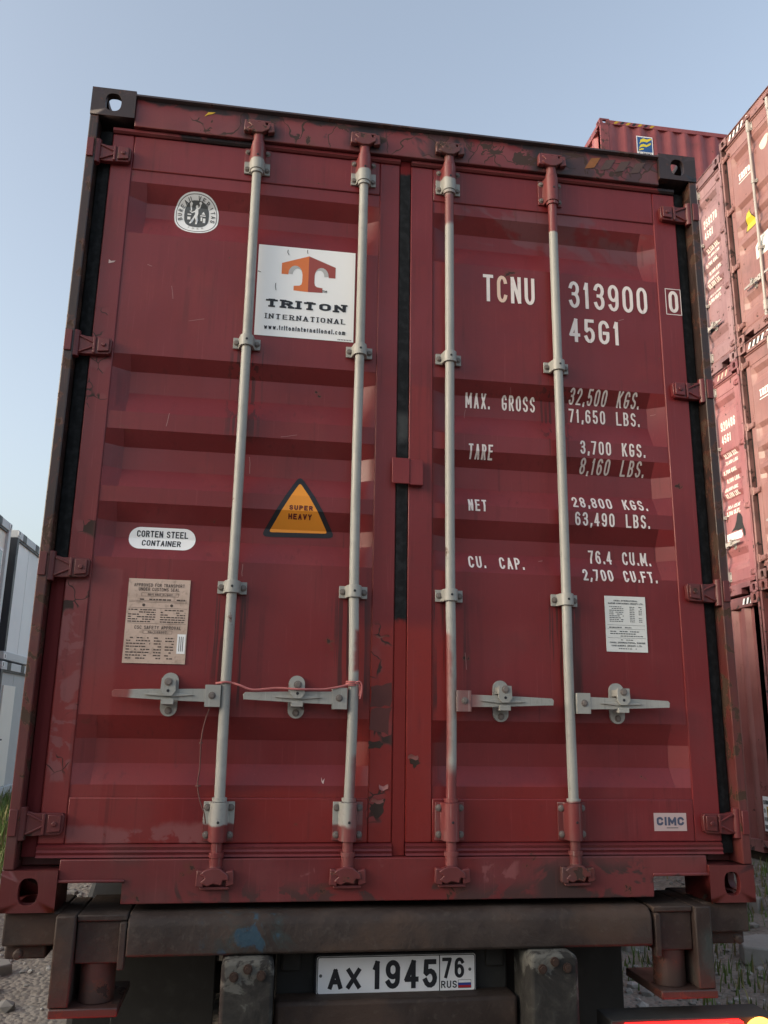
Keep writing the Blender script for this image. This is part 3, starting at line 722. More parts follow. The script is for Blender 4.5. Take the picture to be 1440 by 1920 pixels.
def container(name, label, group, loc, rz, P, rear='door', letters=None, H=2.896):
    """one 40 ft high-cube container; P: materials by role"""
    t = thing(name, label, "shipping container", loc, rz, group)
    for s in (-1, 1):
        o = put("corner_casting", m_cast(s, True), P['cast_top'], t, .011, 3); o.location = (s * (W2 - .081), 0, HH - .118)
        o = put("corner_casting", m_cast(s, False), P['cast_low'], t, .011, 3); o.location = (s * (W2 - .081), 0, 0)
        for z, tp in ((HH - .118, True), (0, False)):
            o = put("corner_casting", m_cast(-s, tp), P['cast_top' if tp else 'cast_low'], t, .006); o.location = (s * (W2 - .081), LEN, z); o.rotation_euler = (0, 0, math.pi)
        put("corner_post", cached("corner_post/%d" % s, lambda: f_post(s)), P['post'], t, .004)
        put("corner_post", cached("front_corner_post/%d" % s, lambda: MB().box(min(s * 1.06, s * 1.219), max(s * 1.06, s * 1.219), LEN - .12, LEN - .004, .1185, 2.7775)), P['side'], t, .004)
        put("side_wall", cached("side_wall/%d" % s, lambda: corr_strip(.161, LEN - .121, .165, 2.80, .278, -.036, lambda u, d, z: (s * (1.212 + d), u, z))), P['side'], t)
        put("top_rail", cached("top_rail/%d" % s, lambda: MB().box(min(s * 1.15, s * 1.2155), max(s * 1.15, s * 1.2155), .179, LEN - .179, 2.80, 2.878)), P['side'], t, .004)
        put("bottom_rail", cached("bottom_rail/%d" % s, lambda: MB().prism([(s * 1.215, .165), (s * 1.215, .022), (s * 1.15, .022), (s * 1.15, .030), (s * 1.206, .032), (s * 1.206, .155), (s * 1.17, .165)], 'y', .45, LEN - .30)), P['side'], t)
    put("roof_panel", cached("roof_panel/", lambda: corr_strip(.131, LEN - .131, -1.15, 1.15, .209, -.018, lambda u, d, z: (z, u, 2.872 + d))), P['side'], t)
    put("front_wall", cached("front_wall/", lambda: corr_strip(-1.06, 1.06, .13, 2.80, .25, -.045, lambda u, d, z: (u, LEN - .01 + d, z))), P['side'], t)
    put("front_header", cached("front_header/", lambda: MB().box(-1.057, 1.057, LEN - .10, LEN - .006, 2.80, 2.884)), P['side'], t, .004)
    put("front_sill", cached("front_sill/", lambda: MB().box(-1.057, 1.057, LEN - .08, LEN - .006, .02, .13)), P['side'], t, .004)
    def f_floor():
        b = MB(); b.box(-1.15, 1.15, .101, LEN - .09, .150, .180)
        y = .5
        while y < LEN - .3: b.box(-1.149, 1.149, y, y + .045, .024, .150); y += .30
        return b
    put("floor", cached("floor/", f_floor), M['under'], t)
    if rear == 'corr':
        put("end_wall", cached("end_wall/", lambda: corr_strip(-1.055, 1.055, .147, 2.752, .25, .045, lambda u, d, z: (u, .03 + d, z))), P['door'], t)
        put("end_header", cached("header/", f_header), P['frame'], t, .003)
        put("end_sill", cached("sill/", f_sill), P['frame'], t, .003)
        return t, None, None
    hd = put("door_header", cached("header/", f_header), P['frame'], t, .003)
    put("header_shade_lip", cached("header_shade_lip/", lambda: MB().prism([(.030, 2.8845), (.002, 2.886), (-.002, 2.8755), (.0115, 2.8695), (.0225, 2.8845)], 'x', -1.056, 1.056)), P['cast_top'], t)  # dark colour stands in for the shadow line along the header top
    sl_ = put("door_sill", cached("sill/", f_sill), P['frame'], t, .003)
    doors = {}
    for s in (-1, 1):
        d = put("door", cached("door/%d" % s, lambda: f_door(s)), P['door'], t, .004); doors[s] = d
        put("corrugated_panel", cached("corrugated_panel/%d" % s, lambda: f_panel(s), 20), P.get('panel', P['door']), d)
        put("gasket", cached("gasket/%d" % s, lambda: f_gasket(s)), P['gasket'], d)
        for tp in (0, 1): put("gasket_lip", cached("gasket_lip/%d%d" % (s, tp), lambda: f_lip(s, tp)), P['lip'], d)
        for z in (2.630, 1.850, 1.054, .250):
            o = put("hinge", cached("hinge/%d" % s, lambda: f_hinge(s)), P['hinge'], d, .002); o.location = (0, 0, z)
    put("centre_gasket", cached("centre_gasket/", f_mid_gasket), P['gasket'], doors[1])
    put("overlap_tab", cached("overlap_tab/", f_tab), P['tab'], doors[1], .002)
    for i in range(4):
        r = put("lock_rod", cached("lock_rod/%d" % i, lambda: f_rod(i)), P['rod'], t)
        for z in (1.905, 1.006): put("rod_guide", cached("rod_guide/%d%f" % (i, z), lambda: f_guide(i, z)), [P['rod'], M['bolt'], M['ink']], r, .002)
        put("end_bracket", cached("end_bracket/%d t" % i, lambda: f_end_bracket(i, 2.614, 2.724)), [P['rod'], M['bolt'], M['ink']], r, .002)
        put("end_bracket", cached("end_bracket/%d b" % i, lambda: f_end_bracket(i, .197, .316)), [P['rod'], M['bolt'], M['ink']], r, .002)
        for tp in (0, 1):
            put("locking_cam", cached("locking_cam/%d%d" % (i, tp), lambda: f_cam(i, tp)), P['cam'], r, .003)
            put("cam_keeper", cached("cam_keeper/%d%d" % (i, tp), lambda: f_keeper(i, tp)), P['cam'], hd if tp else sl_, .003)
        put("handle", cached("handle/%d" % i, lambda: f_handle(i)), [P['rod'], M['bolt']], r, .0025)
        put("handle_catch", cached("handle_catch/%d" % i, lambda: f_catch(i)), [P['rod'], M['bolt'], M['ink']], r, .002)
    return t, doors, hd

# ------------------------------------------------------------------ ground
def gh(x, y):
    def sm(a, b, v):
        t = min(1, max(0, (v - a) / (b - a))); return t * t * (3 - 2 * t)
    near = sm(60, 20, math.hypot(x, y - 6)) if math.hypot(x, y - 6) > 20 else 1.0
    h = -1.15 + 0.27 * sm(2.6, 4.4, x) * (1 - sm(20, 40, x)) * sm(-4, 1, y)
    shade_bank = max(sm(-7.5, -13.5, y), sm(-9.5, -15.5, x) * sm(9, 3, y))           # unseen rise behind and left of camera, added to block low light on the doors
    h += 5.2 * shade_bank * (1 - sm(60, 140, math.hypot(x, y)))
    h += .05 * noise.noise(Vector((x * .6, y * .6, 3))) * near + .025 * noise.noise(Vector((x * 2.3, y * 2.3, 9))) * near + .012 * noise.noise(Vector((x * 7, y * 7, 1))) * near
    return h
def axis(a, b, fine, far):
    v = []; x = a
    while x <= b + 1e-6: v.append(x); x += fine
    st = fine * 1.6; x = b
    while x < far: x += st; v.append(x); st *= 1.5
    st = fine * 1.6; x = a; lo = []
    while x > -far: x -= st; lo.append(x); st *= 1.5
    return lo[::-1] + v
gx = axis(-8, 7, .11, 500); gy = axis(0, 22, .13, 500)
b = MB(); b.v = [(x, y, gh(x, y)) for y in gy for x in gx]; n = len(gx)
b.f = [(j * n + i, j * n + i + 1, (j + 1) * n + i + 1, (j + 1) * n + i) for j in range(len(gy) - 1) for i in range(n - 1)]; b.mi = [0] * len(b.f)
def ground_mat():
    g = G("trodden_gravel"); v = g.coords(); n1 = g.noise(v, 0.7, 6, .6); n2 = g.noise(v, 9, 6, .65); n3 = g.noise(v, 55, 4, .6)
    vo = g.n("ShaderNodeTexVoronoi"); g.put(vo.inputs["Vector"], v); vo.inputs["Scale"].default_value = 26
    c = g.mix(g.step(n1, .35, .65), (0.21, 0.180, 0.148), (0.27, 0.240, 0.205)); c = g.mix(g.math('MULTIPLY', g.step(n2, .45, .7), .6), c, (0.10, 0.085, 0.065))
    c = g.mix(g.math('MULTIPLY', g.step(n3, .5, .7), .4), c, (0.27, 0.245, 0.215))
    g.bump(g.math('ADD', g.math('MULTIPLY', vo.outputs[0], -1.2), n2), .7, .02)
    return g.out(c, .9, 0, .2)
go = put("ground", b.mesh("ground", 60), ground_mat()); go["kind"] = "structure"

# ------------------------------------------------------------------ the container on the trailer
PM = dict(cast_top=M['cast_top'], cast_low=M['cast_low'], post=M['post'], side=M['side'], frame=M['frame'], door=M['door'], gasket=M['gasket'], lip=M['lip'],
          hinge=M['hinge'], panel=M['panel'], rod=M['rod'], cam=M['cam'], tab=M['door'])
ct, D, hdr = container("shipping_container", "large maroon container on a trailer, doors with grey lock rods facing the camera", None, (0, 0, 0), 0, PM)
L_, R_ = D[-1], D[1]
def lines(s, xa, xb, za, zb, hw, gap, space, mi, par, name="lettering"):
    """one decal for each word of a line fitted between xa and xb"""
    wd = lambda ch: (space if (ch == ' ' and space) else GW.get(ch, 1.0))
    tot = sum(wd(c) for c in s) + gap * (len(s) - 1); w = (xb - xa) / tot; x = xa; cur = ''; st = xa
    for i, ch in enumerate(s + ' '):
        if ch == ' ':
            if cur: decal(name, strokes(text(cur, st, x - gap * w, za, zb, hw, gap)), [mi], surf, BREAKS, par)
            cur = ''; x += (wd(' ') + gap) * w; st = x
        else:
            cur += ch; x += (wd(ch) + gap) * w
def ln(s, a, b_, z1, z0, hw=.0052, par=None, name="lettering", mi=M['letter'], gap=.28, space=None, slant=0.0):
    (xa, za), (xb, zb) = dp(a, z0), dp(b_, z1)
    ys = [surf((xa + xb) / 2, za + (zb - za) * k / 8) for k in range(9)]; ym = sum(ys) / 9
    (xa, za), (xb, zb) = dp(a, z0, ym), dp(b_, z1, ym)
    return lines(s, xa, xb, za, zb, hw, gap, space, mi, par or R_, name)
# owner code, serial number and size code
xa, za = dp(.297, 2.148); xb, zb = dp(.503, 2.262)
tc = text("TCNU", xa, xb, za, zb, .0068, .36)
w4 = (xb - xa)
lay = []
for i, st in enumerate(tc):
    mx = sum(p[0] for qd in st for p in qd) / sum(len(qd) for qd in st)
    lay.append((1 if (xa + .27 * w4 < mx < xa + .5 * w4) else 0, 1 + .25 * (i % 6), st))
decal("lettering", lay, [M['letter'], M['letter_tan']], surf, BREAKS, R_)
ln("313900", .640, .964, 2.264, 2.150, .0068, gap=.36)
xa, za = dp(1.043, 2.158); xb, zb = dp(1.109, 2.272)
fr = [rect(xa, xb, zb - .003, zb), rect(xa, xb, za, za + .003), rect(xa, xa + .003, za + .003, zb - .003), rect(xb - .003, xb, za + .003, zb - .003)]
decal("lettering", [(0, 0, fr)] + strokes(text("0", xa + .013, xb - .013, za + .010, zb - .010, .0068)), [M['letter']], lambda x, z: YD, (), R_)
ln("45G1", .636, .842, 2.106, 2.006, .0068, gap=.36)
for s_, a, b_, z1, z0, sp in (("MAX.  GROSS", .222, .489, 1.762, 1.704, .6), ("TARE", .232, .323, 1.564, 1.510, None), ("NET", .230, .298, 1.358, 1.312, None), ("CU.  CAP.", .229, .432, 1.150, 1.104, .65),
                          ("32,500  KGS.", .624, .905, 1.804, 1.750, .45), ("71,650  LBS.", .621, .902, 1.730, 1.676, .45), ("3,700  KGS.", .661, .917, 1.607, 1.554, .45), ("8,160  LBS.", .655, .908, 1.531, 1.478, .45),
                          ("28,800  KGS.", .622, .912, 1.389, 1.345, .45), ("63,490  LBS.", .630, .918, 1.330, 1.279, .45), ("76.4  CU.M.", .675, .912, 1.188, 1.138, .45), ("2,700  CU.FT.", .651, .932, 1.120, 1.076, .45)):
    ln(s_, a, b_, z1, z0, .0034, gap=.42, space=sp)
# round classification sticker
cx_, cz_ = dp(-.803, 2.413); rx, rz_ = .083, .086
lay = [(0, 0, [ell(cx_, cz_, rx, rz_, 48, 2.3)]), (1, 1, [ell(cx_, cz_, rx * .93, rz_ * .93, 48, 2.3)]), (0, 2, [ell(cx_, cz_, rx * .90, rz_ * .90, 48, 2.3)]), (1, 3, [ell(cx_, cz_ + .002, rx * .56, rz_ * .66, 40, 2.6)])]
def along(s, a0, a1, rr, hh, ww, hw):
    out = []
    for i, ch in enumerate(s):
        if ch == ' ': continue
        a = R(a0 + (a1 - a0) * i / (len(s) - 1)); px, pz = cx_ + rx * rr * math.cos(a), cz_ + rz_ * rr * math.sin(a); ux, uz = math.sin(a), -math.cos(a)
        for st in text(ch, -ww / 2, ww / 2, -hh / 2, hh / 2, hw):
            out.append([[(px + u * ux - v * uz, pz + u * uz + v * ux) for u, v in qd] for qd in st])
    return out
lay += strokes(along("BUREAU VERITAS", 196, -16, .755, .0165, .0105, .0014), 1, 4)
lay += strokes([[[(x, z) for x, z in qd] for qd in st] for st in along("1828", 246, 294, -.74 * -1, .010, .008, .0010)], 2, 4)
fig = [[(-.004, .030), (.003, .030), (.005, .024), (.006, .010), (.003, -.004), (.007, -.020), (.003, -.040), (-.003, -.040), (-.001, -.022), (-.006, -.008), (-.014, -.030), (-.020, -.038), (-.026, -.038), (-.014, -.012), (-.006, .006), (-.008, .020)],
       [(.004, .026), (.012, .034), (.015, .044), (.012, .045), (.008, .037), (.001, .030)], [(-.006, .022), (-.018, .014), (-.026, .020), (-.027, .017), (-.018, .009), (-.006, .015)],
       [(-.022, .018), (-.018, .020), (-.020, .036), (-.016, .046), (-.022, .052), (-.027, .044), (-.025, .034)], ell(.0, .036, .005, .006, 10), ell(.013, .048, .005, .005, 10)]
fig += [rect(-.034, -.020, .000, .005), rect(.014, .034, -.002, .003), rect(-.034, -.022, -.020, -.008), rect(.016, .022, -.022, -.006), rect(.025, .034, -.030, -.010), [(.018, .006), (.032, .006), (.026, .018), (.022, .014)]]
lay += [(0, 4 + .3 * i, [[(cx_ + x, cz_ + .002 + z) for x, z in po]]) for i, po in enumerate(fig)]
decal("sticker", lay, [M['white'], M['greyink'], M['paleink']], lambda x, z: surf(cx_, z), BREAKS, L_, lab="oval white sticker with grey emblem and ring of lettering")
# owner's sign
(sx0, sz0), (sx1, sz1) = dp(-.5635, 1.931), dp(-.2005, 2.2985); sw, sh = sx1 - sx0, sz1 - sz0
def su(u, v): return (sx0 + u * sw, sz0 + v * sh)
half = [(.52, .915), (.243, .812), (.243, .690), (.313, .690)] + [(.385 + .072 * math.cos(R(a)), .700 + .095 * math.sin(R(a))) for a in (180, 155, 130, 105, 80, 55, 30, 0)] + \
       [(.457, .62), (.45, .59), (.43, .575), (.372, .568), (.372, .517), (.52, .512)]
mir = [(1.04 - u, v) for u, v in half]
arch = [[(.385 + s_ * .0 + .072 * math.cos(R(a)), .700 + .095 * math.sin(R(a))) for a in range(180, -1, -20)] + [(.385 + .050 * math.cos(R(a)) + .022, .695 + .070 * math.sin(R(a))) for a in range(0, 181, 20)] for s_ in (0,)]
lay = [(0, 0, [[su(0, 0), su(1, 0), su(1, 1), su(0, 1)]]), (2, 1, [[su(*p_) for p_ in half]]), (3, 1, [[su(*p_) for p_ in mir]]),
       (4, 1.5, [[su(*p_) for p_ in arch[0]]]), (4, 1.5, [[su(1.04 - u, v) for u, v in arch[0]]])]
x0_, z0_ = su(.10, .312); x1_, z1_ = su(.915, .405)
lay += strokes(text("TRITON", x0_, x1_, z0_, z1_, .0066, .30, .0125), 1, 2)
x0_, z0_ = su(.10, .185); x1_, z1_ = su(.915, .243)
lay += strokes(text("INTERNATIONAL", x0_, x1_, z0_, z1_, .0023, .46, .0052), 1, 2)
x0_, z0_ = su(.095, .070); x1_, z1_ = su(.915, .122)
lay += strokes(text("www.tritoninternational.com", x0_, x1_, z0_, z1_, .0016, .5), 1, 2)
x0_, z0_ = su(.665, .520); x1_, z1_ = su(.715, .545)
lay += strokes(text("TM", x0_, x1_, z0_, z1_, .0011, .2), 1, 2)
x0_, z0_ = su(.84, .012); x1_, z1_ = su(.985, .024)
lay += [(5, 1, [rect(x0_ + i * (x1_ - x0_) / 9, x0_ + (i + .6) * (x1_ - x0_) / 9, z0_, z1_) for i in range(9)])]
for (u0, v0, du, dv) in ((.30, .965, .012, -.06), (.50, .985, .004, -.045), (.19, .58, .006, -.08), (.015, .70, .02, -.012)):
    lay += strokes([ribbon([su(u0, v0), su(u0 - du * .4, v0 + dv * .5), su(u0 + du, v0 + dv)], .0011)], 1, 4)
decal("sign_sheet", lay, [M['white'], M['ink'], M['orange'], M['brick'], M['paleink'], M['greyink']], lambda x, z: YP - .0004, (), L_, lab="white owner sign with orange letter T and black lettering")
# warning triangle
tri = [dp(-.373, 1.409), dp(-.492, 1.198), dp(-.252, 1.203)]
def rtri(k, r):
    gx_, gz_ = sum(p_[0] for p_ in tri) / 3, sum(p_[1] for p_ in tri) / 3; P = [Vector((gx_ + (p_[0] - gx_) * k, gz_ + (p_[1] - gz_) * k)) for p_ in tri]; out = []
    for i in range(3):
        a = (P[i - 1] - P[i]).normalized(); c = (P[(i + 1) % 3] - P[i]).normalized()
        for j in range(5):
            t_ = j / 4; p_ = (P[i] + a * r) * (1 - t_) ** 2 + P[i] * 2 * t_ * (1 - t_) + (P[i] + c * r) * t_ ** 2; out.append(tuple(p_))
    return out
lay = [(0, 0, [rtri(1.10, .030)]), (1, 1, [rtri(.86, .012)])]
for s_, a, b_, z1, z0 in (("SUPER", -.408, -.327, 1.300, 1.283), ("HEAVY", -.410, -.329, 1.271, 1.253)):
    (xa, za), (xb, zb) = dp(a, z0), dp(b_, z1); lay += strokes(text(s_, xa, xb, za, zb, .0021, .34), 2, 2)
decal("warning_triangle", lay, [M['ink'], M['amber'], M['maroonink']], surf, BREAKS, L_, lab="amber warning triangle with thick black edge")
# oval steel note
(xa, za), (xb, zb) = dp(-.944, 1.126), dp(-.722, 1.205)
lay = [(0, 0, [rrect(xa, xb, za, zb, (zb - za) / 2 - .001, 8)])] + strokes(text("CORTEN STEEL", xa + .026, xb - .026, zb - .035, zb - .012, .0019, .22, space=.55), 1) + strokes(text("CONTAINER", xa + .046, xb - .048, za + .012, za + .034, .0019, .22), 1)
decal("sticker", lay, [M['white'], M['ink']], surf, BREAKS, L_, lab="rounded white sticker with two lines of black print")
# customs and safety approval plate
(xa, za), (xb, zb) = dp(-.925, .744), dp(-.7255, 1.021); pw, ph = xb - xa, zb - za
def pu(u, v): return (xa + u * pw, za + v * ph)
cp = put("data_plate", MB().box(xa, xb, YP - .0035, YP - .0006, za, zb).mesh("data_plate"), M['csc'], L_)
lay = []
def tl(s, u0, u1, v0, v1, hw=.0008, gap=.3): (a, c), (b_, d_) = pu(u0, v0), pu(u1, v1); return strokes(text(s, a, b_, c, d_, hw, gap, space=.6), 0, 0)
lay += tl("APPROVED FOR TRANSPORT", .09, .91, .905, .945) + tl("UNDER CUSTOMS SEAL", .17, .83, .855, .895) + tl("CSC SAFETY APPROVAL", .15, .90, .400, .440)
def fr_(u0, u1, v0, v1):
    (a, c), (b_, d_) = pu(u0, v0), pu(u1, v1); e = .0009
    return [rect(a, b_, c, c + e), rect(a, b_, d_ - e, d_), rect(a, a + e, c + e, d_ - e), rect(b_ - e, b_, c + e, d_ - e)]
lay += [(0, 0, fr_(.22, .82, .79, .832))] + tl("GB/C 9947 01/2017", .32, .72, .80, .823, .0007)
lay += [(0, 0, fr_(.29, .76, .348, .388))] + tl("NO/1102007", .37, .67, .356, .379, .0007)
for v in (.735, .72, .65, .465): lay.append((0, 0, [[pu(.03, v), pu(.97, v), pu(.97, v + .003), pu(.03, v + .003)]]))
rnd = random.Random(3)
def words(u0, u1, v, h, fill=.8):
    out = []; u = u0
    while u < u1:
        w_ = rnd.uniform(.02, .07)
        if rnd.random() < fill: out.append([pu(u, v), pu(min(u1, u + w_), v), pu(min(u1, u + w_), v + h), pu(u, v + h)])
        u += w_ + .012
    return out
for k in range(6): lay.append((0, 0, words(.03, .47, .622 - k * .028, .013))); lay.append((0, 0, words(.55, .95, .622 - k * .028, .013)))
lay.append((0, 0, words(.04, .95, .745, .016)))
for k in range(8): lay.append((0, 0, words(.04, .42, .29 - k * .034, .014))); lay.append((0, 0, words(.48, .60, .29 - k * .034, .014))); lay.append((0, 0, words(.66, .80, .29 - k * .034, .014)))
(sa, sb), (sc_, sd_) = pu(.85, .12), pu(.985, .35)
lay += [(1, .6, [rect(sa, sc_, sb, sd_)])] + [(0, 1.4, [rect(sa + .006 + .006 * k, sa + .008 + .006 * k, sb + .008, sd_ - .008) for k in range(3)])]
lay += [(0, .5, [ell(*pu(.27, .685), .005, .005, 12)]), (0, .5, [ell(*pu(.72, .685), .005, .005, 12)])]
decal("engraving", lay, [M['plateink'], M['white']], lambda x, z: YP - .0035, (), L_, .0006)
# pale maker's plate on the right door
(xa, za), (xb, zb) = dp(.730, .8265), dp(.884, 1.025); pw, ph = xb - xa, zb - za
put("data_plate", MB().box(xa, xb, YP - .003, YP - .0006, za, zb).mesh("data_plate"), M['paleplate'], R_)
lay = tl("CHINA INTERNATIONAL", .22, .80, .905, .932, .0007) + tl("MARINE CONTAINERS (GROUP) LTD.", .08, .94, .855, .882, .0007)
for k in range(9): lay += [(0, 0, words(.1, .45, .80 - k * .033, .013)), (0, 0, words(.60, .72, .80 - k * .033, .013)), (0, 0, words(.82, .90, .80 - k * .033, .014))]
lay += [(0, 0, words(.08, .62, .425, .018)), (0, 0, words(.1, .82, .355, .016)), (0, 0, words(.1, .8, .315, .016)), (0, 0, words(.35, .9, .275, .014))]
for v in (.475, .405, .245): lay.append((0, 0, [[pu(.04, v), pu(.96, v), pu(.96, v + .004), pu(.04, v + .004)]]))
lay += tl("CHINA INTERNATIONAL MARINE", .08, .94, .150, .178, .0007) + tl("CONTAINERS (GROUP) LTD.", .12, .86, .095, .123, .0007) + [(0, 0, words(.25, .75, .05, .014))] + [(0, 0, words(.35, .65, .205, .014))]
decal("engraving", lay, [M['greyink']], lambda x, z: YP - .003, (), R_, .0006)
# maker's badge, bottom right
(xa, za), (xb, zb) = dp(.868, .228), dp(.986, .286)
lay = [(0, 0, [rect(xa, xb, za, zb)])] + strokes(text("CIMC", xa + .010, xb - .010, za + .018, zb - .013, .0037, .22), 1) + [(2, 1, [rect(xa + .045, xb - .032, za + .009, za + .0115)])]
decal("sticker", lay, [flat("faded_pink_sticker", (0.50, 0.38, 0.38), .5, .1), M['slate'], M['greyink']], lambda x, z: YD, (), R_, lab="small pale sticker with slate block lettering")
# hazard stripes left on the header, near its right end
lay = []
for k, (x, c) in enumerate(((.735, 0), (.80, 1), (.865, 1), (.93, 1))):
    lay.append((c, .5, [[(x, 2.790), (x + .042, 2.800), (x + .072, 2.850), (x + .030, 2.842)]]))
decal("hazard_stripe", lay, [flat("faded_orange_tape", (0.26, 0.10, 0.03), .5, .25), flat("faded_grey_tape", (0.085, 0.05, 0.045), .5, .25)], lambda x, z: .012, (), hdr)
decal("hazard_stripe", [(0, .5, [[(-.800, 2.828), (-.785, 2.850), (-.758, 2.852), (-.772, 2.842), (-.786, 2.838)]])], [M['yellow']], lambda x, z: .012, (), hdr)
# bare patches and lifted paint flakes
def jag(poly, n=4, amp=.004, seed=1):
    r = random.Random(seed); out = []
    for i in range(len(poly)):
        a, c = Vector(poly[i]), Vector(poly[(i + 1) % len(poly)])
        for k in range(n):
            p_ = a.lerp(c, k / n); out.append((p_.x + r.uniform(-amp, amp), p_.y + r.uniform(-amp, amp)))
    return out
for k, po in enumerate(([(.026, .452), (.058, .460), (.066, .437), (.046, .424), (.034, .438)], [(-.107, .508), (-.062, .508), (-.062, .490), (-.107, .485)], [(-.107, .292), (-.088, .312), (-.052, .325), (-.054, .280), (-.080, .262)],
                        [(-.106, .62), (-.036, .625), (-.034, .70), (-.105, .69)], [(-.106, .55), (-.045, .53), (-.034, .62), (-.105, .615)])):
    dark = k < 3
    decal("bare_patch", [(0, 0, [jag(po, 4, .004, k)])], [M['rustbare'] if dark else flat("worn_brown_paint%d" % k, (0.10, 0.028, 0.025), .6, .3)], lambda x, z: YD, (), L_ if po[0][0] < 0 else R_, .0005)
for k, (x, z, w_, h_) in enumerate(((.026, .452, .034, .014), (-.096, .312, .04, .012), (-.072, .368, .03, .018), (-.090, .855, .045, .006))):
    b = MB(); vs = []
    for i in range(5):
        for j in range(3):
            u, v = i / 4, j / 2
            vs.append((x + u * w_ + random.uniform(-.002, .002), YD - .001 - .010 * v * v * (0.6 + .4 * math.sin(5 * u + k)), z + v * h_ * (1 if k != 2 else -.8) + .004 * math.sin(6 * u + k)))
    b.add(vs, [(i * 3 + j, i * 3 + 3 + j, i * 3 + 4 + j, i * 3 + 1 + j) for i in range(4) for j in range(2)])
    put("paint_flake", b.mesh("paint_flake"), M['flake'], L_ if x < 0 else R_)
for k, (x, z) in enumerate(((-1.103, 2.200), (-.263, .392))):
    xx, zz = x, z
    decal("paint_chip", [(0, 0, [[(xx, zz), (xx + .008, zz - .006), (xx + .024, zz - .003), (xx + .018, zz - .010), (xx, zz - .016)] if k == 0 else [(xx, zz), (xx + .005, zz - .014), (xx + .012, zz - .004), (xx + .007, zz - .022), (xx + .002, zz - .016)]])],
          [flat("pale_chip%d" % k, (0.55, 0.42, 0.40), .5, .1)], surf, BREAKS, L_)
# fine pale scratches left by handling
rs = random.Random(21); scm = flat("bare_scratch", (0.34, 0.17, 0.165), .5, .3)
for k in range(16):
    left = rs.random() < .5; x = rs.uniform(-1.0, -.2) if left else rs.uniform(.2, 1.0); z = rs.uniform(.45, 2.2); a_ = rs.choice((rs.uniform(-.25, .25), 1.57 + rs.uniform(-.3, .3))); L1 = rs.uniform(.015, .07)
    pts_ = [(x + L1 * t_ * math.sin(a_) + rs.uniform(-.0012, .0012), z + L1 * t_ * math.cos(a_) + rs.uniform(-.0012, .0012)) for t_ in (0, .3, .6, 1)]
    decal("scratch", [(0, 0, ribbon(pts_, rs.uniform(.0006, .0012)))], [scm], surf, BREAKS, L_ if left else R_, .0005)

# twine between the first two rods, and the loose wire
b = MB()
def spline(pts, n=6):
    out = []; P = [Vector(p_) for p_ in pts]
    for i in range(len(P) - 1):
        p0, p1, p2, p3 = P[max(i - 1, 0)], P[i], P[i + 1], P[min(i + 2, len(P) - 1)]
        for k in range(n):
            t_ = k / n; out.append(.5 * ((2 * p1) + (p2 - p0) * t_ + (2 * p0 - 5 * p1 + 4 * p2 - p3) * t_ ** 2 + (3 * p1 - p0 - 3 * p2 + p3) * t_ ** 3))
    out.append(P[-1]); return out
b.tube(spline([(-.622, .004, .686), (-.604, -.010, .688), (-.588, -.0115, .690), (-.566, -.006, .687), (-.543, -.014, .680), (-.499, -.016, .667), (-.422, -.018, .674), (-.356, -.034, .671), (-.31, -.022, .672), (-.264, -.016, .674), (-.211, -.014, .684), (-.19, -.010, .690)]), .0035, 6)
for z in (.689, .695, .701):
    b.lathe([(.0175, z - .0022), (.0205, z - .0022), (.0205, z + .0022), (.0175, z + .0022)], (ROD_X[1], YR, 0), 18)
b.tube(spline([(-.166, -.012, .696), (-.151, -.014, .701), (-.143, -.012, .690), (-.1425, -.008, .668), (-.147, -.006, .645)]), .0028, 6)
b.tube(spline([(-.160, -.013, .694), (-.150, -.010, .690), (-.146, -.004, .670), (-.150, .000, .655)]), .0025, 6)
tag(put("twine", b.mesh("twine"), M['twine']), "pink twine tied across between the two lock rods of the left door", "twine")
b = MB(); b.tube(spline([(-.636, .000, .609), (-.650, .004, .560), (-.657, .006, .500), (-.656, .010, .420), (-.660, .012, .371), (-.650, .010, .323), (-.634, .006, .285), (-.627, .010, .251)]), .0022, 5)
for z, r in ((.497, .006), (.365, .009)): b.lathe([(.002, z - .003), (r, z - .002), (r, z + .002), (.002, z + .003)], (-.6575, .008, 0), 8)
tag(put("seal_wire", b.mesh("seal_wire"), flat("rusty_wire", (0.12, 0.05, 0.045), .7, .3)), "thin knotted wire hanging below the leftmost handle", "wire")

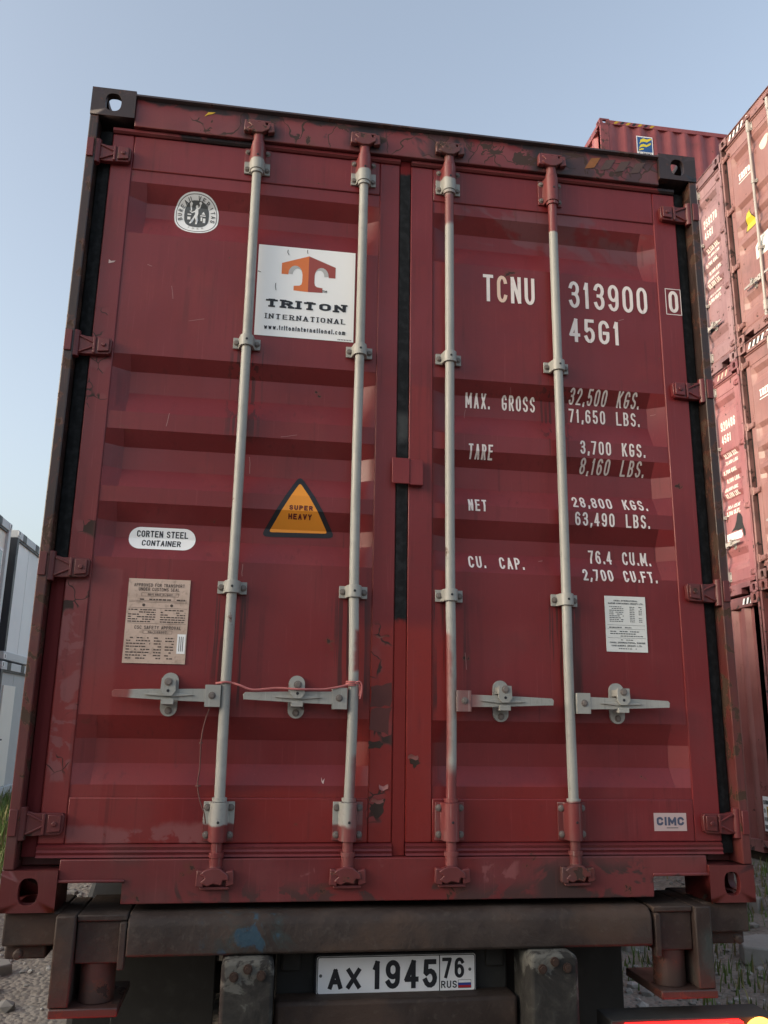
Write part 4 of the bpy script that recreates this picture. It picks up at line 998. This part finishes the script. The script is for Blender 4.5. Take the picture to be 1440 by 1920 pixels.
# ------------------------------------------------------------------ trailer
tr = thing("container_trailer", "grimy steel container trailer carrying the maroon container, number plate at its rear", "trailer", (0, 0, 0))
T_ = M['trailer']
def tp(name, b, m, bev=.004, lab=None, par=None, seg=2):
    o = put(name, b.mesh(name), m, par or tr, bev, seg)
    if lab: o["label"] = lab
    return o
tp("rear_bolster", MB().prism([(-.032, -.118), (-.032, -.040), (-.026, -.022), (-.010, -.008), (.02, -.004), (.26, -.004), (.26, -.122), (-.020, -.122)], 'x', -.836, .828), T_, .006)
for s in (-1, 1):
    def bx(b, x0, x1, *a): return b.box(min(s * x0, s * x1), max(s * x0, s * x1), *a)
    o = .008 if s < 0 else 0
    tp("bracket_plate", bx(MB(), .978 + o, 1.036 + o, -.032, .26, -.252, -.004), T_, .005)
    tp("locking_pad", bx(MB(), .838, .976 + o, -.020, .30, -.022, -.004), T_, .004)
    b = bx(MB(), .844, .976 + o, -.008, .20, -.140, -.0225); bx(b, .838, .858, -.030, .0, -.155, -.024)
    tp("lock_housing", b, T_, .004)
    tp("lock_spindle", MB().cyl((s * (.916 + o / 2), .05, -.252), (s * (.916 + o / 2), .05, -.1405), .052, 24), M['trailer_red'], .002)
    tp("lower_plate", bx(MB(), .845, 1.04, -.035, .24, -.278, -.2525), M['trailer_red'], .004)
    b = bx(MB(), 1.0365 + o, 1.205, .030, .30, -.098, -.003); bx(b, 1.08, 1.20, .06, .26, -.140, -.0985); b.cyl((s * 1.15, .03, -.115), (s * 1.15, .0, -.115), .014, 10)
    tp("corner_arm", b, T_, .006)
    b = MB(); poly = rrect(s * .473 - .078, s * .473 + .078, -.47, -.1235, .024, 5); b.prism(poly, 'y', -.085, .10)
    bo = tp("rubber_buffer", b, M['rubber_dusty'], .012, "dust-caked grey rubber buffer" if s < 0 else "dark rubber buffer", seg=3)
    for dx, z in ((-.040, -.165), (.040, -.163), (0, -.145), (-.03, -.42), (.03, -.42)):
        tp("bolt", MB().lathe([(.001, -.006), (.009, -.006), (.009, 0), (.014, 0), (.014, .006), (.001, .006)], (0, 0, 0), 12), M['rustbare'], 0, par=bo)
        bl = bo.children[-1]; bl.rotation_euler = (R(-90), 0, 0); bl.location = (s * .473 + dx, -.0912, z)
    tp("mud_flap", bx(MB(), .58, .925, .45, .462, -.95, -.16), M['rubber'], .004)
    tp("frame_rail", bx(MB(), .33, .47, .2605, 12.0, -.42, -.12), M['under'], .004)
b = MB().box(-.38, .38, .125, .26, -.46, -.1225); tp("plate_carrier", b, M['rubber'], .006)
for x in (-.335, .335): tp("lamp_bracket", MB().box(x - .03, x + .03, .108, .1245, -.205, -.135), M['rubber'], .006)
tp("tow_bar", MB().box(-.385, .385, .02, .124, -.375, -.268), T_, .012)
# number plate: white, black frame, digits, tricolour
px0, px1, pz0, pz1 = -.254, .266, -.272, -.160
np_ = tp("number_plate", MB().prism(rrect(px0, px1, pz0, pz1, .008, 4), 'y', .094, .1005), M['plate_white'], .0015, "white number plate with black characters and a small tricolour")
tp("plate_frame", MB().prism(rrect(px0 - .006, px1 + .006, pz0 - .006, pz1 + .006, .012, 4), 'y', .101, .1249), M['ink'], .002, par=np_)
w_, h_ = px1 - px0, pz1 - pz0
def nu(u, v): return (px0 + u * w_, pz0 + v * h_)
lay = []
e = .0022
outl = rrect(px0 + .003, px1 - .003, pz0 + .003, pz1 - .003, .007, 4)
lay += [(0, .2, ribbon(outl + ['c'], .0012))]
lay += [(0, .2, [rect(nu(.768, 0)[0] - .0016, nu(.768, 0)[0] + .0016, pz0 + .004, pz1 - .004)])]
for s_, u0, u1, v0, v1, hw in (("AX", .072, .272, .15, .68, .0068), ("1945", .345, .752, .12, .87, .0076), ("76", .785, .925, .36, .90, .0052), ("RUS", .778, .878, .10, .29, .0018)):
    (a, c), (b_, d_) = nu(u0, v0), nu(u1, v1); lay += strokes(text(s_, a, b_, c, d_, hw, .30), 0, .4)
(a, c), (b_, d_) = nu(.888, .10), nu(.968, .30); t3 = (d_ - c) / 3
lay += [(0, .4, [rect(a - .001, b_ + .001, c - .001, d_ + .001)]), (1, .9, [rect(a, b_, c + 2 * t3, d_)]), (2, .9, [rect(a, b_, c + t3, c + 2 * t3)]), (3, .9, [rect(a, b_, c, c + t3)])]
lay += [(4, .6, [ell(*nu(.025, .5), .005, .005, 12)]), (4, .6, [ell(*nu(.962, .58), .005, .005, 12)])]
decal("plate_lettering", lay, [M['ink'], M['plate_white'], M['flag_blue'], M['flag_red'], M['greyink']], lambda x, z: .094, (), np_, .0006)
# lamps
for s in (-1, 1):
    x0, x1 = sorted((s * .66, s * 1.215)); y0 = -.06
    hb = MB().box(x0, x1, y0, .06, -.45, -.3245)
    ho = tp("tail_lamp", hb, M['rubber'], .004, "lit red tail lamp cluster")
    xa, xb = sorted((s * .70, s * 1.09)); tp("lens", MB().prism(rrect(xa, xb, -.440, -.3300, .006, 3), 'y', y0 - .030, y0 - .0005), M['lens_red'], .004, par=ho)
    xa, xb = sorted((s * .90, s * 1.04)); tp("bulb_glow", MB().prism(rrect(xa, xb, -.420, -.3350, .005, 3), 'y', y0 - .034, y0 - .0305), M['lens_hot'], 0, par=ho)
    tp("round_lens", MB().lathe([(.001, 0), (.050, 0), (.054, .008), (.050, .016), (.001, .022)], (0, 0, 0), 24), M['lens_amber'], 0, par=ho)
    rl = ho.children[-1]; rl.rotation_euler = (R(90), 0, 0); rl.location = (s * 1.155, y0 - .0005, -.379)
# wheels, axles, landing legs
def f_wheel():
    b = MB(); b.lathe([(.30, -.13), (.46, -.14), (.50, -.11), (.505, 0), (.50, .11), (.46, .14), (.30, .13), (.29, 0)], (0, 0, 0), 40, 'x', 0)
    b.lathe([(.05, -.02), (.22, -.02), (.29, -.11), (.30, -.129), (.30, .129), (.285, .11), (.22, .02), (.05, .02)], (0, 0, 0), 32, 'x', 1); return b
wm = f_wheel().mesh("wheel")
for y in (1.75, 3.1, 4.45):
    for s in (-1, 1):
        for dx in (1.07, .77):
            o = put("wheel", wm, [M['tyre'], M['trailer']], tr); o.location = (s * dx, y, -.645)
    tp("axle", MB().cyl((-.65, y, -.645), (.65, y, -.645), .07, 16), M['under'], 0)
    tp("spring_hanger", MB().box(-.46, -.36, y - .05, y + .05, -.62, -.42).box(.36, .46, y - .05, y + .05, -.62, -.42), M['under'], 0)
for s in (-1, 1):
    tp("landing_leg", MB().box(s * .6 - .06, s * .6 + .06, 9.4, 9.52, -1.08, -.15).box(s * .6 - .14, s * .6 + .14, 9.34, 9.58, -1.14, -1.08), M['under'], .004)
    tp("outrigger", MB().box(min(s * .47, s * .66), max(s * .47, s * .66), 9.41, 9.51, -.30, -.20), M['under'], 0)
tp("front_bolster", MB().box(-1.2, 1.2, 11.8, 12.1, -.12, -.004), T_, .006)

# ------------------------------------------------------------------ the stacked containers on the right (long side across, one end facing left)
def pal(key, base, fade, chip=.68, rust=(0.05, 0.03, 0.03)):
    p_ = paint(key, base, fade, chip=chip, rnd=True, rust=rust, dirt=.3, streak=.35)
    dk = paint(key + "_worn", tuple(c * .7 for c in base), fade, chip=.6, rnd=True, rust=rust, dirt=.6)
    return dict(cast_top=dk, cast_low=dk, post=dk, side=p_, frame=dk, door=p_, gasket=M['gasket_plain'], lip=p_, hinge=p_, rod=M['rod_plain'], cam=dk, tab=p_)
P_or = pal("faded_orange_red", (0.235, 0.110, 0.102), (0.28, 0.150, 0.142)); P_mv = pal("faded_mauve", (0.23, 0.125, 0.135), (0.29, 0.175, 0.185), .64)
P_pk = pal("faded_pink_red", (0.27, 0.095, 0.105), (0.33, 0.15, 0.155), .66); P_br = pal("brown_red", (0.20, 0.06, 0.055), (0.27, 0.10, 0.095)); P_fl = pal("dusty_maroon", (0.22, 0.05, 0.055), (0.27, 0.075, 0.08), .72)
XS = 5.20; YA, YB, YC = 6.06 - 1.219, 6.085 + 1.219, 9.14 + 1.219
ZA, ZB = -.665, -.785
GR = "containers stacked beside the truck"
A = []; B = []
for k, (nm, P, rear) in enumerate((("maroon ribbed end of the lowest container in the nearest stack, behind the caution sign", P_br, 'corr'),
                               ("faded orange-red container doors, middle of the nearest stack at the right edge", P_or, 'door'),
                               ("faded orange-red container doors, top of the nearest stack, with yellow triangle and round sticker", P_or, 'door'))):
    A.append(container("shipping_container", nm, GR, (XS, YA, ZA + k * 2.9), R(-90), P, rear))
for k, (nm, P, rear) in enumerate((("brown-red ribbed container end at the bottom of the stack just beside the truck", P_br, 'corr'),
                               ("pink-red container door numbered 920486 in the middle of the stack beside the truck", P_pk, 'door'),
                               ("mauve container door numbered 259270 on top of the stack beside the truck", P_mv, 'door'))):
    B.append(container("shipping_container", nm, GR, (XS, YB, ZB + k * 2.9), R(-90), P, rear))
Cc = []
for k in range(4):
    Cc.append(container("shipping_container", ("maroon ribbed container with blue and yellow flag logo, highest of all the stacks" if k == 3 else
              "maroon ribbed container in the far stack, %s below the one with the flag logo" % ("one", "two", "three")[2 - k]), GR, (XS - .24, YC, ZB + .05 + k * 2.9), R(-90), P_fl, 'corr'))
WL = M['letter']
def right_marks(c, num, strip=True):
    d = c[1][1]
    def l2(s, a, b_, z1, z0, hw=.0085, gap=.28, space=.45): return lines(s, a, b_, z0, z1, hw, gap, space, WL, d)
    l2(num, .66, .99, 2.24, 2.12); l2("45G1", .66, .87, 2.06, 1.95); l2("TCIU", .28, .50, 2.24, 2.12)
    for s, z in (("32,500 KGS.", 1.82), ("71,650 LBS.", 1.73), ("3,700 KGS.", 1.60), ("8,160 LBS.", 1.50), ("28,800 KGS.", 1.38), ("63,490 LBS.", 1.30), ("76.4 CU.M.", 1.15), ("2,700 CU.FT.", 1.07)):
        l2(s, .64, .93, z, z - .055, .006)
    for s, z in (("MAX. GROSS", 1.76), ("TARE", 1.56), ("NET", 1.35), ("CU. CAP.", 1.14)): l2(s, .23, .23 + .026 * len(s), z, z - .055, .006)
    c_hdr = c[2]
    lay = [(k % 2, .5, [[(x, 2.785), (x + .03, 2.785), (x + .07, 2.855), (x + .04, 2.855)]]) for k, x in enumerate([.72 + .045 * j for j in range(6)])]
    if strip: decal("hazard_stripe", lay, [M['letter_tan'], P_pk['door']], lambda x, z: .012, (), c_hdr)
right_marks(B[2], "259270", False); right_marks(B[1], "920486")
decal("sticker", [(0, 0, [[(.60, .70), (.92, .70), (.94, .735), (.92, .79), (.60, .79)]])], [M['white']], lambda x, z: YP, (), B[1][1][1])
decal("bare_patch", [(0, 0, [jag([(.70, .80), (.93, .80), (.99, .66), (1.0, .78), (.94, .98), (.86, 1.02), (.83, .90)], 4, .012, 5)])], [M['hazblack']], surf, BREAKS, B[1][1][1], .0008)
decal("bare_patch", [(0, 0, [jag([(.25, .58), (.55, .62), (.75, .60), (.9, .64), (.70, .66), (.62, .72), (.45, .68), (.30, .62)], 4, .012, 6)])], [M['hazblack']], surf, BREAKS, B[2][1][1])
for c, up in ((A[1], 0), (A[2], 1)):
    d = c[1][-1]
    decal("lettering", strokes(text("TRITON", -.92, -.62, 2.14, 2.23, .011, .3, .016)) + [(0, .5, [rect(-.93, -.61, 2.105, 2.115)])], [M['white']], lambda x, z: YP, (), d)
    lay = [(k % 2, .5, [[(x, 2.785), (x + .035, 2.785), (x + .075, 2.855), (x + .04, 2.855)]]) for k, x in enumerate([-1.02 + .045 * j for j in range(9)])]
    decal("hazard_stripe", lay, [M['white'], M['hazblack']], lambda x, z: .012, (), c[2])
    if up:
        decal("sticker", [(0, 0, [ell(-.37, 2.32, .085, .10, 28)])], [flat("pale_green_sticker", (.55, .60, .48), .5, .1)], surf, BREAKS, d)
        decal("warning_triangle", [(0, 0, [[(-.80, 1.70), (-.94, 1.42), (-.66, 1.42)]]), (1, 1, [[(-.80, 1.675), (-.92, 1.432), (-.68, 1.432)]])], [M['ink'], flat("warning_yellow", (.70, .52, .05), .5, .1)], surf, BREAKS, d)
        decal("sticker", [(0, 0, [rect(-.72, -.47, .93, 1.22)])] + [(1, 1, [rect(-.69, -.52 - .03 * (k % 3), 1.18 - k * .028, 1.19 - k * .028) for k in range(8)])], [M['paleplate'], M['paleink']], surf, BREAKS, d)
# ribbed end of the bottom container: vertical lettering and caution sign
bt = B[0][0]
decal("hazard_stripe", [(k % 2, .5, [[(x, 2.785), (x + .035, 2.785), (x + .065, 2.855), (x + .03, 2.855)]]) for k, x in enumerate([.86 + .04 * j for j in range(6)])], [M['white'], M['hazblack']], lambda x, z: .012, (), bt)
b_surf = lambda x, z: .0295
stx = []
for k, ch in enumerate("GLOBAL TRACK"):
    z = 2.35 - k * .155
    stx += text(ch, .43, .50, z - .11, z, .009)
decal("lettering", strokes(stx), [WL], b_surf, (), bt)
lay = [(0, 0, [rect(.92, 1.03, .26, .62)]), (1, .5, [rect(.98, 1.027, .27, .52)])]
for s, z in (("CAUTION", .585), ("9 6", .495), ("HIGH", .405), ("CONTAIN", .325)): lay += strokes(text(s, .925, 1.025, z - .045, z, .0045, .25), 2, 1)
sg = put("caution_sign", MB().box(.915, 1.035, .018, .0215, .255, .625).mesh("caution_sign"), M['white'], bt)
decal("caution_lettering", lay, [M['white'], M['yellow'], M['ink']], lambda x, z: .018, (), bt)
# flag logo on the long side of the topmost container (its local +x side)
ft = Cc[3][0]
def side_decal(name, layers, mats, parent):
    o = decal(name, layers, mats, lambda x, z: 0.0, (), parent)
    for v in o.data.vertices:
        y, off, z = v.co.x, v.co.y, v.co.z; v.co = (1.2135 - off, y, z)
    return o
fl0, fz0, fs = .66, 2.25, .30
def fu(u, v): return (fl0 + u * fs, fz0 + v * fs * 1.25)
wave = [(.10, .28), (.22, .40), (.40, .46), (.60, .44), (.88, .60), (.86, .70), (.62, .56), (.42, .60), (.24, .54)]
wave2 = [(.16, .56), (.28, .68), (.46, .72), (.64, .70), (.92, .86), (.94, .94), (.64, .86), (.44, .90), (.26, .82)]
wave0 = [(.08, .20), (.16, .30), (.30, .36), (.42, .36), (.42, .30), (.26, .26)]
side_decal("logo_sheet", [(0, 0, [[fu(0, 0), fu(1, 0), fu(1, 1), fu(0, 1)]]), (1, .5, [[fu(.05, .17), fu(.95, .17), fu(.95, .95), fu(.05, .95)]]), (2, 1, [[fu(*p_) for p_ in wave]]), (2, 1.3, [[fu(*p_) for p_ in wave2]]), (2, 1.6, [[fu(*p_) for p_ in wave0]])]
           + strokes(text("FLORENS", *[fu(.10, 0)[0], fu(.90, 0)[0], fu(0, .03)[1], fu(0, .14)[1]], .004, .3), 3, 1), [M['white'], M['logo_blue'], M['logo_yellow'], M['ink']], ft)
lay = []
for k in range(7): x = .25 + .11 * k; lay.append((k % 2, .2, [[(x, 2.815), (x + .055, 2.815), (x + .11, 2.868), (x + .055, 2.868)]]))
o = decal("hazard_stripe", lay, [M['yellow'], M['hazblack']], lambda x, z: 0.0, (), ft)
for v in o.data.vertices: y, off, z = v.co.x, v.co.y, v.co.z; v.co = (1.2158 - off, y, z)
# sleepers under the stacks
for (yc, zc, who) in ((YA, ZA, "nearest"), (YB, ZB, "middle"), (YC, ZB + .05, "farthest")):
    for k, dy in enumerate((.3, 11.6)):
        x0 = XS - .10 + dy - .1
        s_ = put("timber_sleeper", MB().box(x0, x0 + .28, yc - 1.25, yc + 1.25, -1.02, zc - .001).mesh("timber_sleeper"), M['sleeper'], None, .012)
        tag(s_, "dark timber sleeper under the %s end of the %s right-hand stack" % (("left", "right")[k], who), "sleeper", "sleepers under the stacks")

# ------------------------------------------------------------------ white cabins on the left
M['cab_white'] = flat("cabin_white", (0.76, 0.78, 0.78), .45, .08, scale=6); M['cab_cream'] = flat("cabin_cream", (0.76, 0.74, 0.66), .5, .08, scale=5)
M['cab_grey'] = flat("cabin_grey", (0.42, 0.44, 0.44), .5, .15, scale=5); M['cab_frame'] = flat("cabin_frame", (0.50, 0.53, 0.55), .4, .1, scale=6)
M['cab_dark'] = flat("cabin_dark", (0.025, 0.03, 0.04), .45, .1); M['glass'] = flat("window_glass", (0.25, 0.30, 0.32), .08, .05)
def cabin(label, y0, z0, panel, win, door=False, dark=False):
    w_, h_, dpt = 2.44, 2.66, 6.0
    t = thing("modular_cabin", label, "cabin", (-5.5, y0, z0), 0, "cabins stacked on the left")
    f = 'cab_dark' if dark else 'cab_frame'
    put("wall", MB().box(-dpt + .05, -.06, .05, w_ - .05, .16, h_ - .16).mesh("wall"), panel, t)
    for i, (x, y) in enumerate(((-.15, 0), (-.15, w_ - .15), (-dpt, 0), (-dpt, w_ - .15))):
        put("corner_post", MB().box(x, x + .15, y, y + .15, .16, h_ - .16).mesh("corner_post"), M['cab_dark'] if (i == 0 and True) else M['cab_frame'], t, .008)
    for z, nm in ((0, "floor_beam"), (h_ - .16, "roof_beam")):
        put(nm, MB().box(-.16, 0, 0, w_, z, z + .16).mesh(nm), M['cab_frame'], t, .008)
        put(nm, MB().box(-dpt, -.1605, 0, .16, z, z + .16).mesh(nm), M['cab_dark'] if z else M['cab_frame'], t, .008)
        put(nm, MB().box(-dpt, -.1605, w_ - .16, w_, z, z + .16).mesh(nm), M['cab_frame'], t, .008)
    put("roof", MB().box(-dpt + .02, -.165, .165, w_ - .165, h_ - .10, h_ - .02).mesh("roof"), M['cab_grey'], t)
    for yy in (.42, 1.5):
        o = put("stripe_block", MB().box(.0005, .006, yy, yy + .26, h_ - .158, h_ - .003).mesh("stripe_block"), M['cab_dark'], t)
    for yy in (0, w_ - .17):
        for zz in (.004, h_ - .115):
            put("corner_fitting", MB().box(-.01, .012, yy, yy + .17, zz, zz + .11).mesh("corner_fitting"), M['cab_white'], t, .006)
            o = put("fitting_slot", MB().box(.0125, .015, yy + .06, yy + .11, zz + .02, zz + .09).mesh("fitting_slot"), M['cab_dark'], t)
    for yy in (1.22,): put("panel_joint", MB().box(-.0595, -.057, yy, yy + .008, .17, h_ - .17).mesh("panel_joint"), M['cab_grey'], t)
    put("eave_shadow_strip", MB().box(-.0595, -.02, .155, w_ - .155, h_ - .20, h_ - .165).mesh("eave_shade"), M['cab_dark'], t); t.children[-1].name = "eave_shade"  # dark strip standing in for the shadow under the roof beam
    if win:
        fr = put("window", MB().box(-.0595, -.02, w_ - .95, w_ - .30, .95, 2.1).mesh("window"), M['cab_white'], t, .01)
        put("pane", MB().box(-.0195, -.016, w_ - .89, w_ - .36, 1.01, 2.04).mesh("pane"), M['glass'], fr)
    if door:
        dd = put("door", MB().box(-.0595, -.03, .45, 1.35, .17, 2.2).mesh("door"), M['cab_cream'], t, .006)
        put("handle", MB().box(-.0295, .01, .50, .62, 1.10, 1.13).mesh("handle"), M['cab_dark'], dd)
    return t
gz = -1.0
cabin("upper white cabin with a white-framed window, nearest on the left", 12.45, gz + 2.70, M['cab_cream'], True)
cabin("upper white cabin with black and white striped eave, next to the truck container's left edge", 15.40, gz + 2.70, M['cab_white'], False)
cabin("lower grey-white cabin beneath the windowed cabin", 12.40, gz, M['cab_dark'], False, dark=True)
cabin("lower grey-white cabin with a door handle beneath the striped-eave cabin", 15.35, gz, M['cab_grey'], False, True)
for i, (y, z) in enumerate(((12.40, gz), (15.35, gz))):
    for k, x in enumerate((-5.75, -11.2)):
        s_ = put("concrete_pad", MB().box(x, x + .24, y - .02, y + 2.46, -1.3, z - .001).mesh("concrete_pad"), flat("concrete%d%d" % (i, k), (.28, .27, .25), .9, .3), None, .01)
        tag(s_, "concrete pad under the %s edge of the %s cabin stack" % (("front", "back")[k], ("nearer", "farther")[i]), "concrete pad", "pads under the cabins")

# ------------------------------------------------------------------ grass, gravel, rubble
rg = random.Random(11)
def grass_ok(x, y):
    nz = noise.noise(Vector((x * .9, y * .9, 5)))
    if x < 0: return x < -2.55 - .20 * (y - 5.5) + .5 * nz
    return x > 1.9 and x < 5.0 and nz + .6 * noise.noise(Vector((x * 2.5, y * 2.5, 2))) > .12
vs = []; fs = []; mi = []
cnt = 0
while cnt < 14000:
    if rg.random() < .72: x = rg.uniform(-8.5, -2.2); y = rg.uniform(4.5, 20)
    else: x = rg.uniform(1.7, 5.0); y = rg.uniform(1.5, 9)
    if not grass_ok(x, y): continue
    cnt += 1
    h_ = rg.uniform(.10, .34) * (1.25 if x < 0 else .5); a = rg.uniform(0, 6.283); lean = rg.uniform(.05, .55) * h_; w_ = rg.uniform(.004, .009) * (1.6 if y > 8 else 1)
    z = gh(x, y) - .01; ca, sa_ = math.cos(a), math.sin(a); px_, py_ = -sa_ * w_, ca * w_
    bi = len(vs)
    for t_, k in ((0, 1), (.55, .8)):
        ox, oy = ca * lean * t_ * t_, sa_ * lean * t_ * t_
        vs += [(x + ox - px_ * k, y + oy - py_ * k, z + h_ * t_), (x + ox + px_ * k, y + oy + py_ * k, z + h_ * t_)]
    vs.append((x + ca * lean, y + sa_ * lean, z + h_))
    fs += [(bi, bi + 1, bi + 3, bi + 2), (bi + 2, bi + 3, bi + 4)]; m_ = rg.choice((0, 0, 1, 2)); mi += [m_, m_]
b = MB(); b.v = vs; b.f = fs; b.mi = mi
def leafm(n_, c):
    g = G(n_); v = g.coords(); nz = g.noise(v, 3, 3); return g.out(g.mix(nz, c, tuple(k * 1.6 for k in c)), .6, 0, .3)
o = put("grass", b.mesh("grass"), [leafm("grass_green", (.075, .125, .024)), leafm("grass_dull", (.095, .120, .036)), leafm("grass_dry", (.16, .14, .06))]); o["kind"] = "stuff"
tag(o, "green and dry grass growing in patches on the gravel", "grass"); del o["category"]
b = MB()
ico = [(0, 0, 1), (.894, 0, .447), (.276, .851, .447), (-.724, .526, .447), (-.724, -.526, .447), (.276, -.851, .447), (.724, .526, -.447), (-.276, .851, -.447), (-.894, 0, -.447), (-.276, -.851, -.447), (.724, -.526, -.447), (0, 0, -1)]
icf = [(0, 1, 2), (0, 2, 3), (0, 3, 4), (0, 4, 5), (0, 5, 1), (1, 6, 2), (2, 7, 3), (3, 8, 4), (4, 9, 5), (5, 10, 1), (6, 7, 2), (7, 8, 3), (8, 9, 4), (9, 10, 5), (10, 6, 1), (11, 7, 6), (11, 8, 7), (11, 9, 8), (11, 10, 9), (11, 6, 10)]
for k in range(5200):
    if rg.random() < .5: x = rg.uniform(-5, -1.0); y = rg.uniform(1.0, 12)
    else: x = rg.uniform(1.0, 5.1); y = rg.uniform(1.0, 10)
    r = rg.uniform(.008, .03) * (1 if rg.random() < .93 else 2.2); z = gh(x, y) + r * .2; q1, q2, q3 = rg.uniform(.7, 1.3), rg.uniform(.7, 1.3), rg.uniform(.4, .8); a = rg.uniform(0, 6.28); ca, sa_ = math.cos(a), math.sin(a)
    pv = []
    for X, Y, Z in ico:
        j = rg.uniform(.8, 1.2); X, Y, Z = X * q1 * j, Y * q2 * j, Z * q3 * j; pv.append((x + r * (X * ca - Y * sa_), y + r * (X * sa_ + Y * ca), z + r * Z))
    b.add(pv, icf, rg.choice((0, 0, 1)))
o = put("gravel", b.mesh("gravel", 10), [flat("stone_grey", (.26, .245, .22), .85, .3), flat("stone_pale", (.38, .36, .33), .85, .3)]); o["kind"] = "stuff"; o["label"] = "loose gravel and small stones on the yard ground"
chm = flat("broken_concrete", (.30, .28, .25), .9, .3, bumpk=.4)
for k, (x, y, L1, W1, H1, a, w_) in enumerate(((3.35, 3.55, .46, .30, .10, .5, "long flat slab of broken concrete on the right, nearest the tail lamp"), (3.9, 4.6, .34, .26, .12, 1.4, "blocky lump of broken concrete to the right of the trailer bracket"),
                                     (4.35, 5.9, .40, .28, .10, 2.2, "pale concrete lump near the foot of the stacks"), (2.55, 4.1, .30, .2, .09, .2, "small concrete shard seen below the trailer beam on the right"), (-2.15, 3.9, .26, .2, .07, 1.0, "flat stone at the left edge below the trailer arm"))):
    b = MB(); rr = random.Random(k); P = [((math.cos(t_ * 1.047) * (1 + rr.uniform(-.25, .25))) * L1 / 2, (math.sin(t_ * 1.047) * (1 + rr.uniform(-.25, .25))) * W1 / 2) for t_ in range(6)]
    b.prism(P, 'z', -.04, H1); me = b.mesh("concrete_chunk")
    for v in me.vertices: v.co.z += rr.uniform(-.02, .02); v.co.x += rr.uniform(-.02, .02)
    o = put("concrete_chunk", me, chm, None, .012); o.location = (x, y, gh(x, y)); o.rotation_euler = (rr.uniform(-.15, .15), rr.uniform(-.2, .2), a)
    tag(o, w_, "concrete", "broken concrete on the ground")
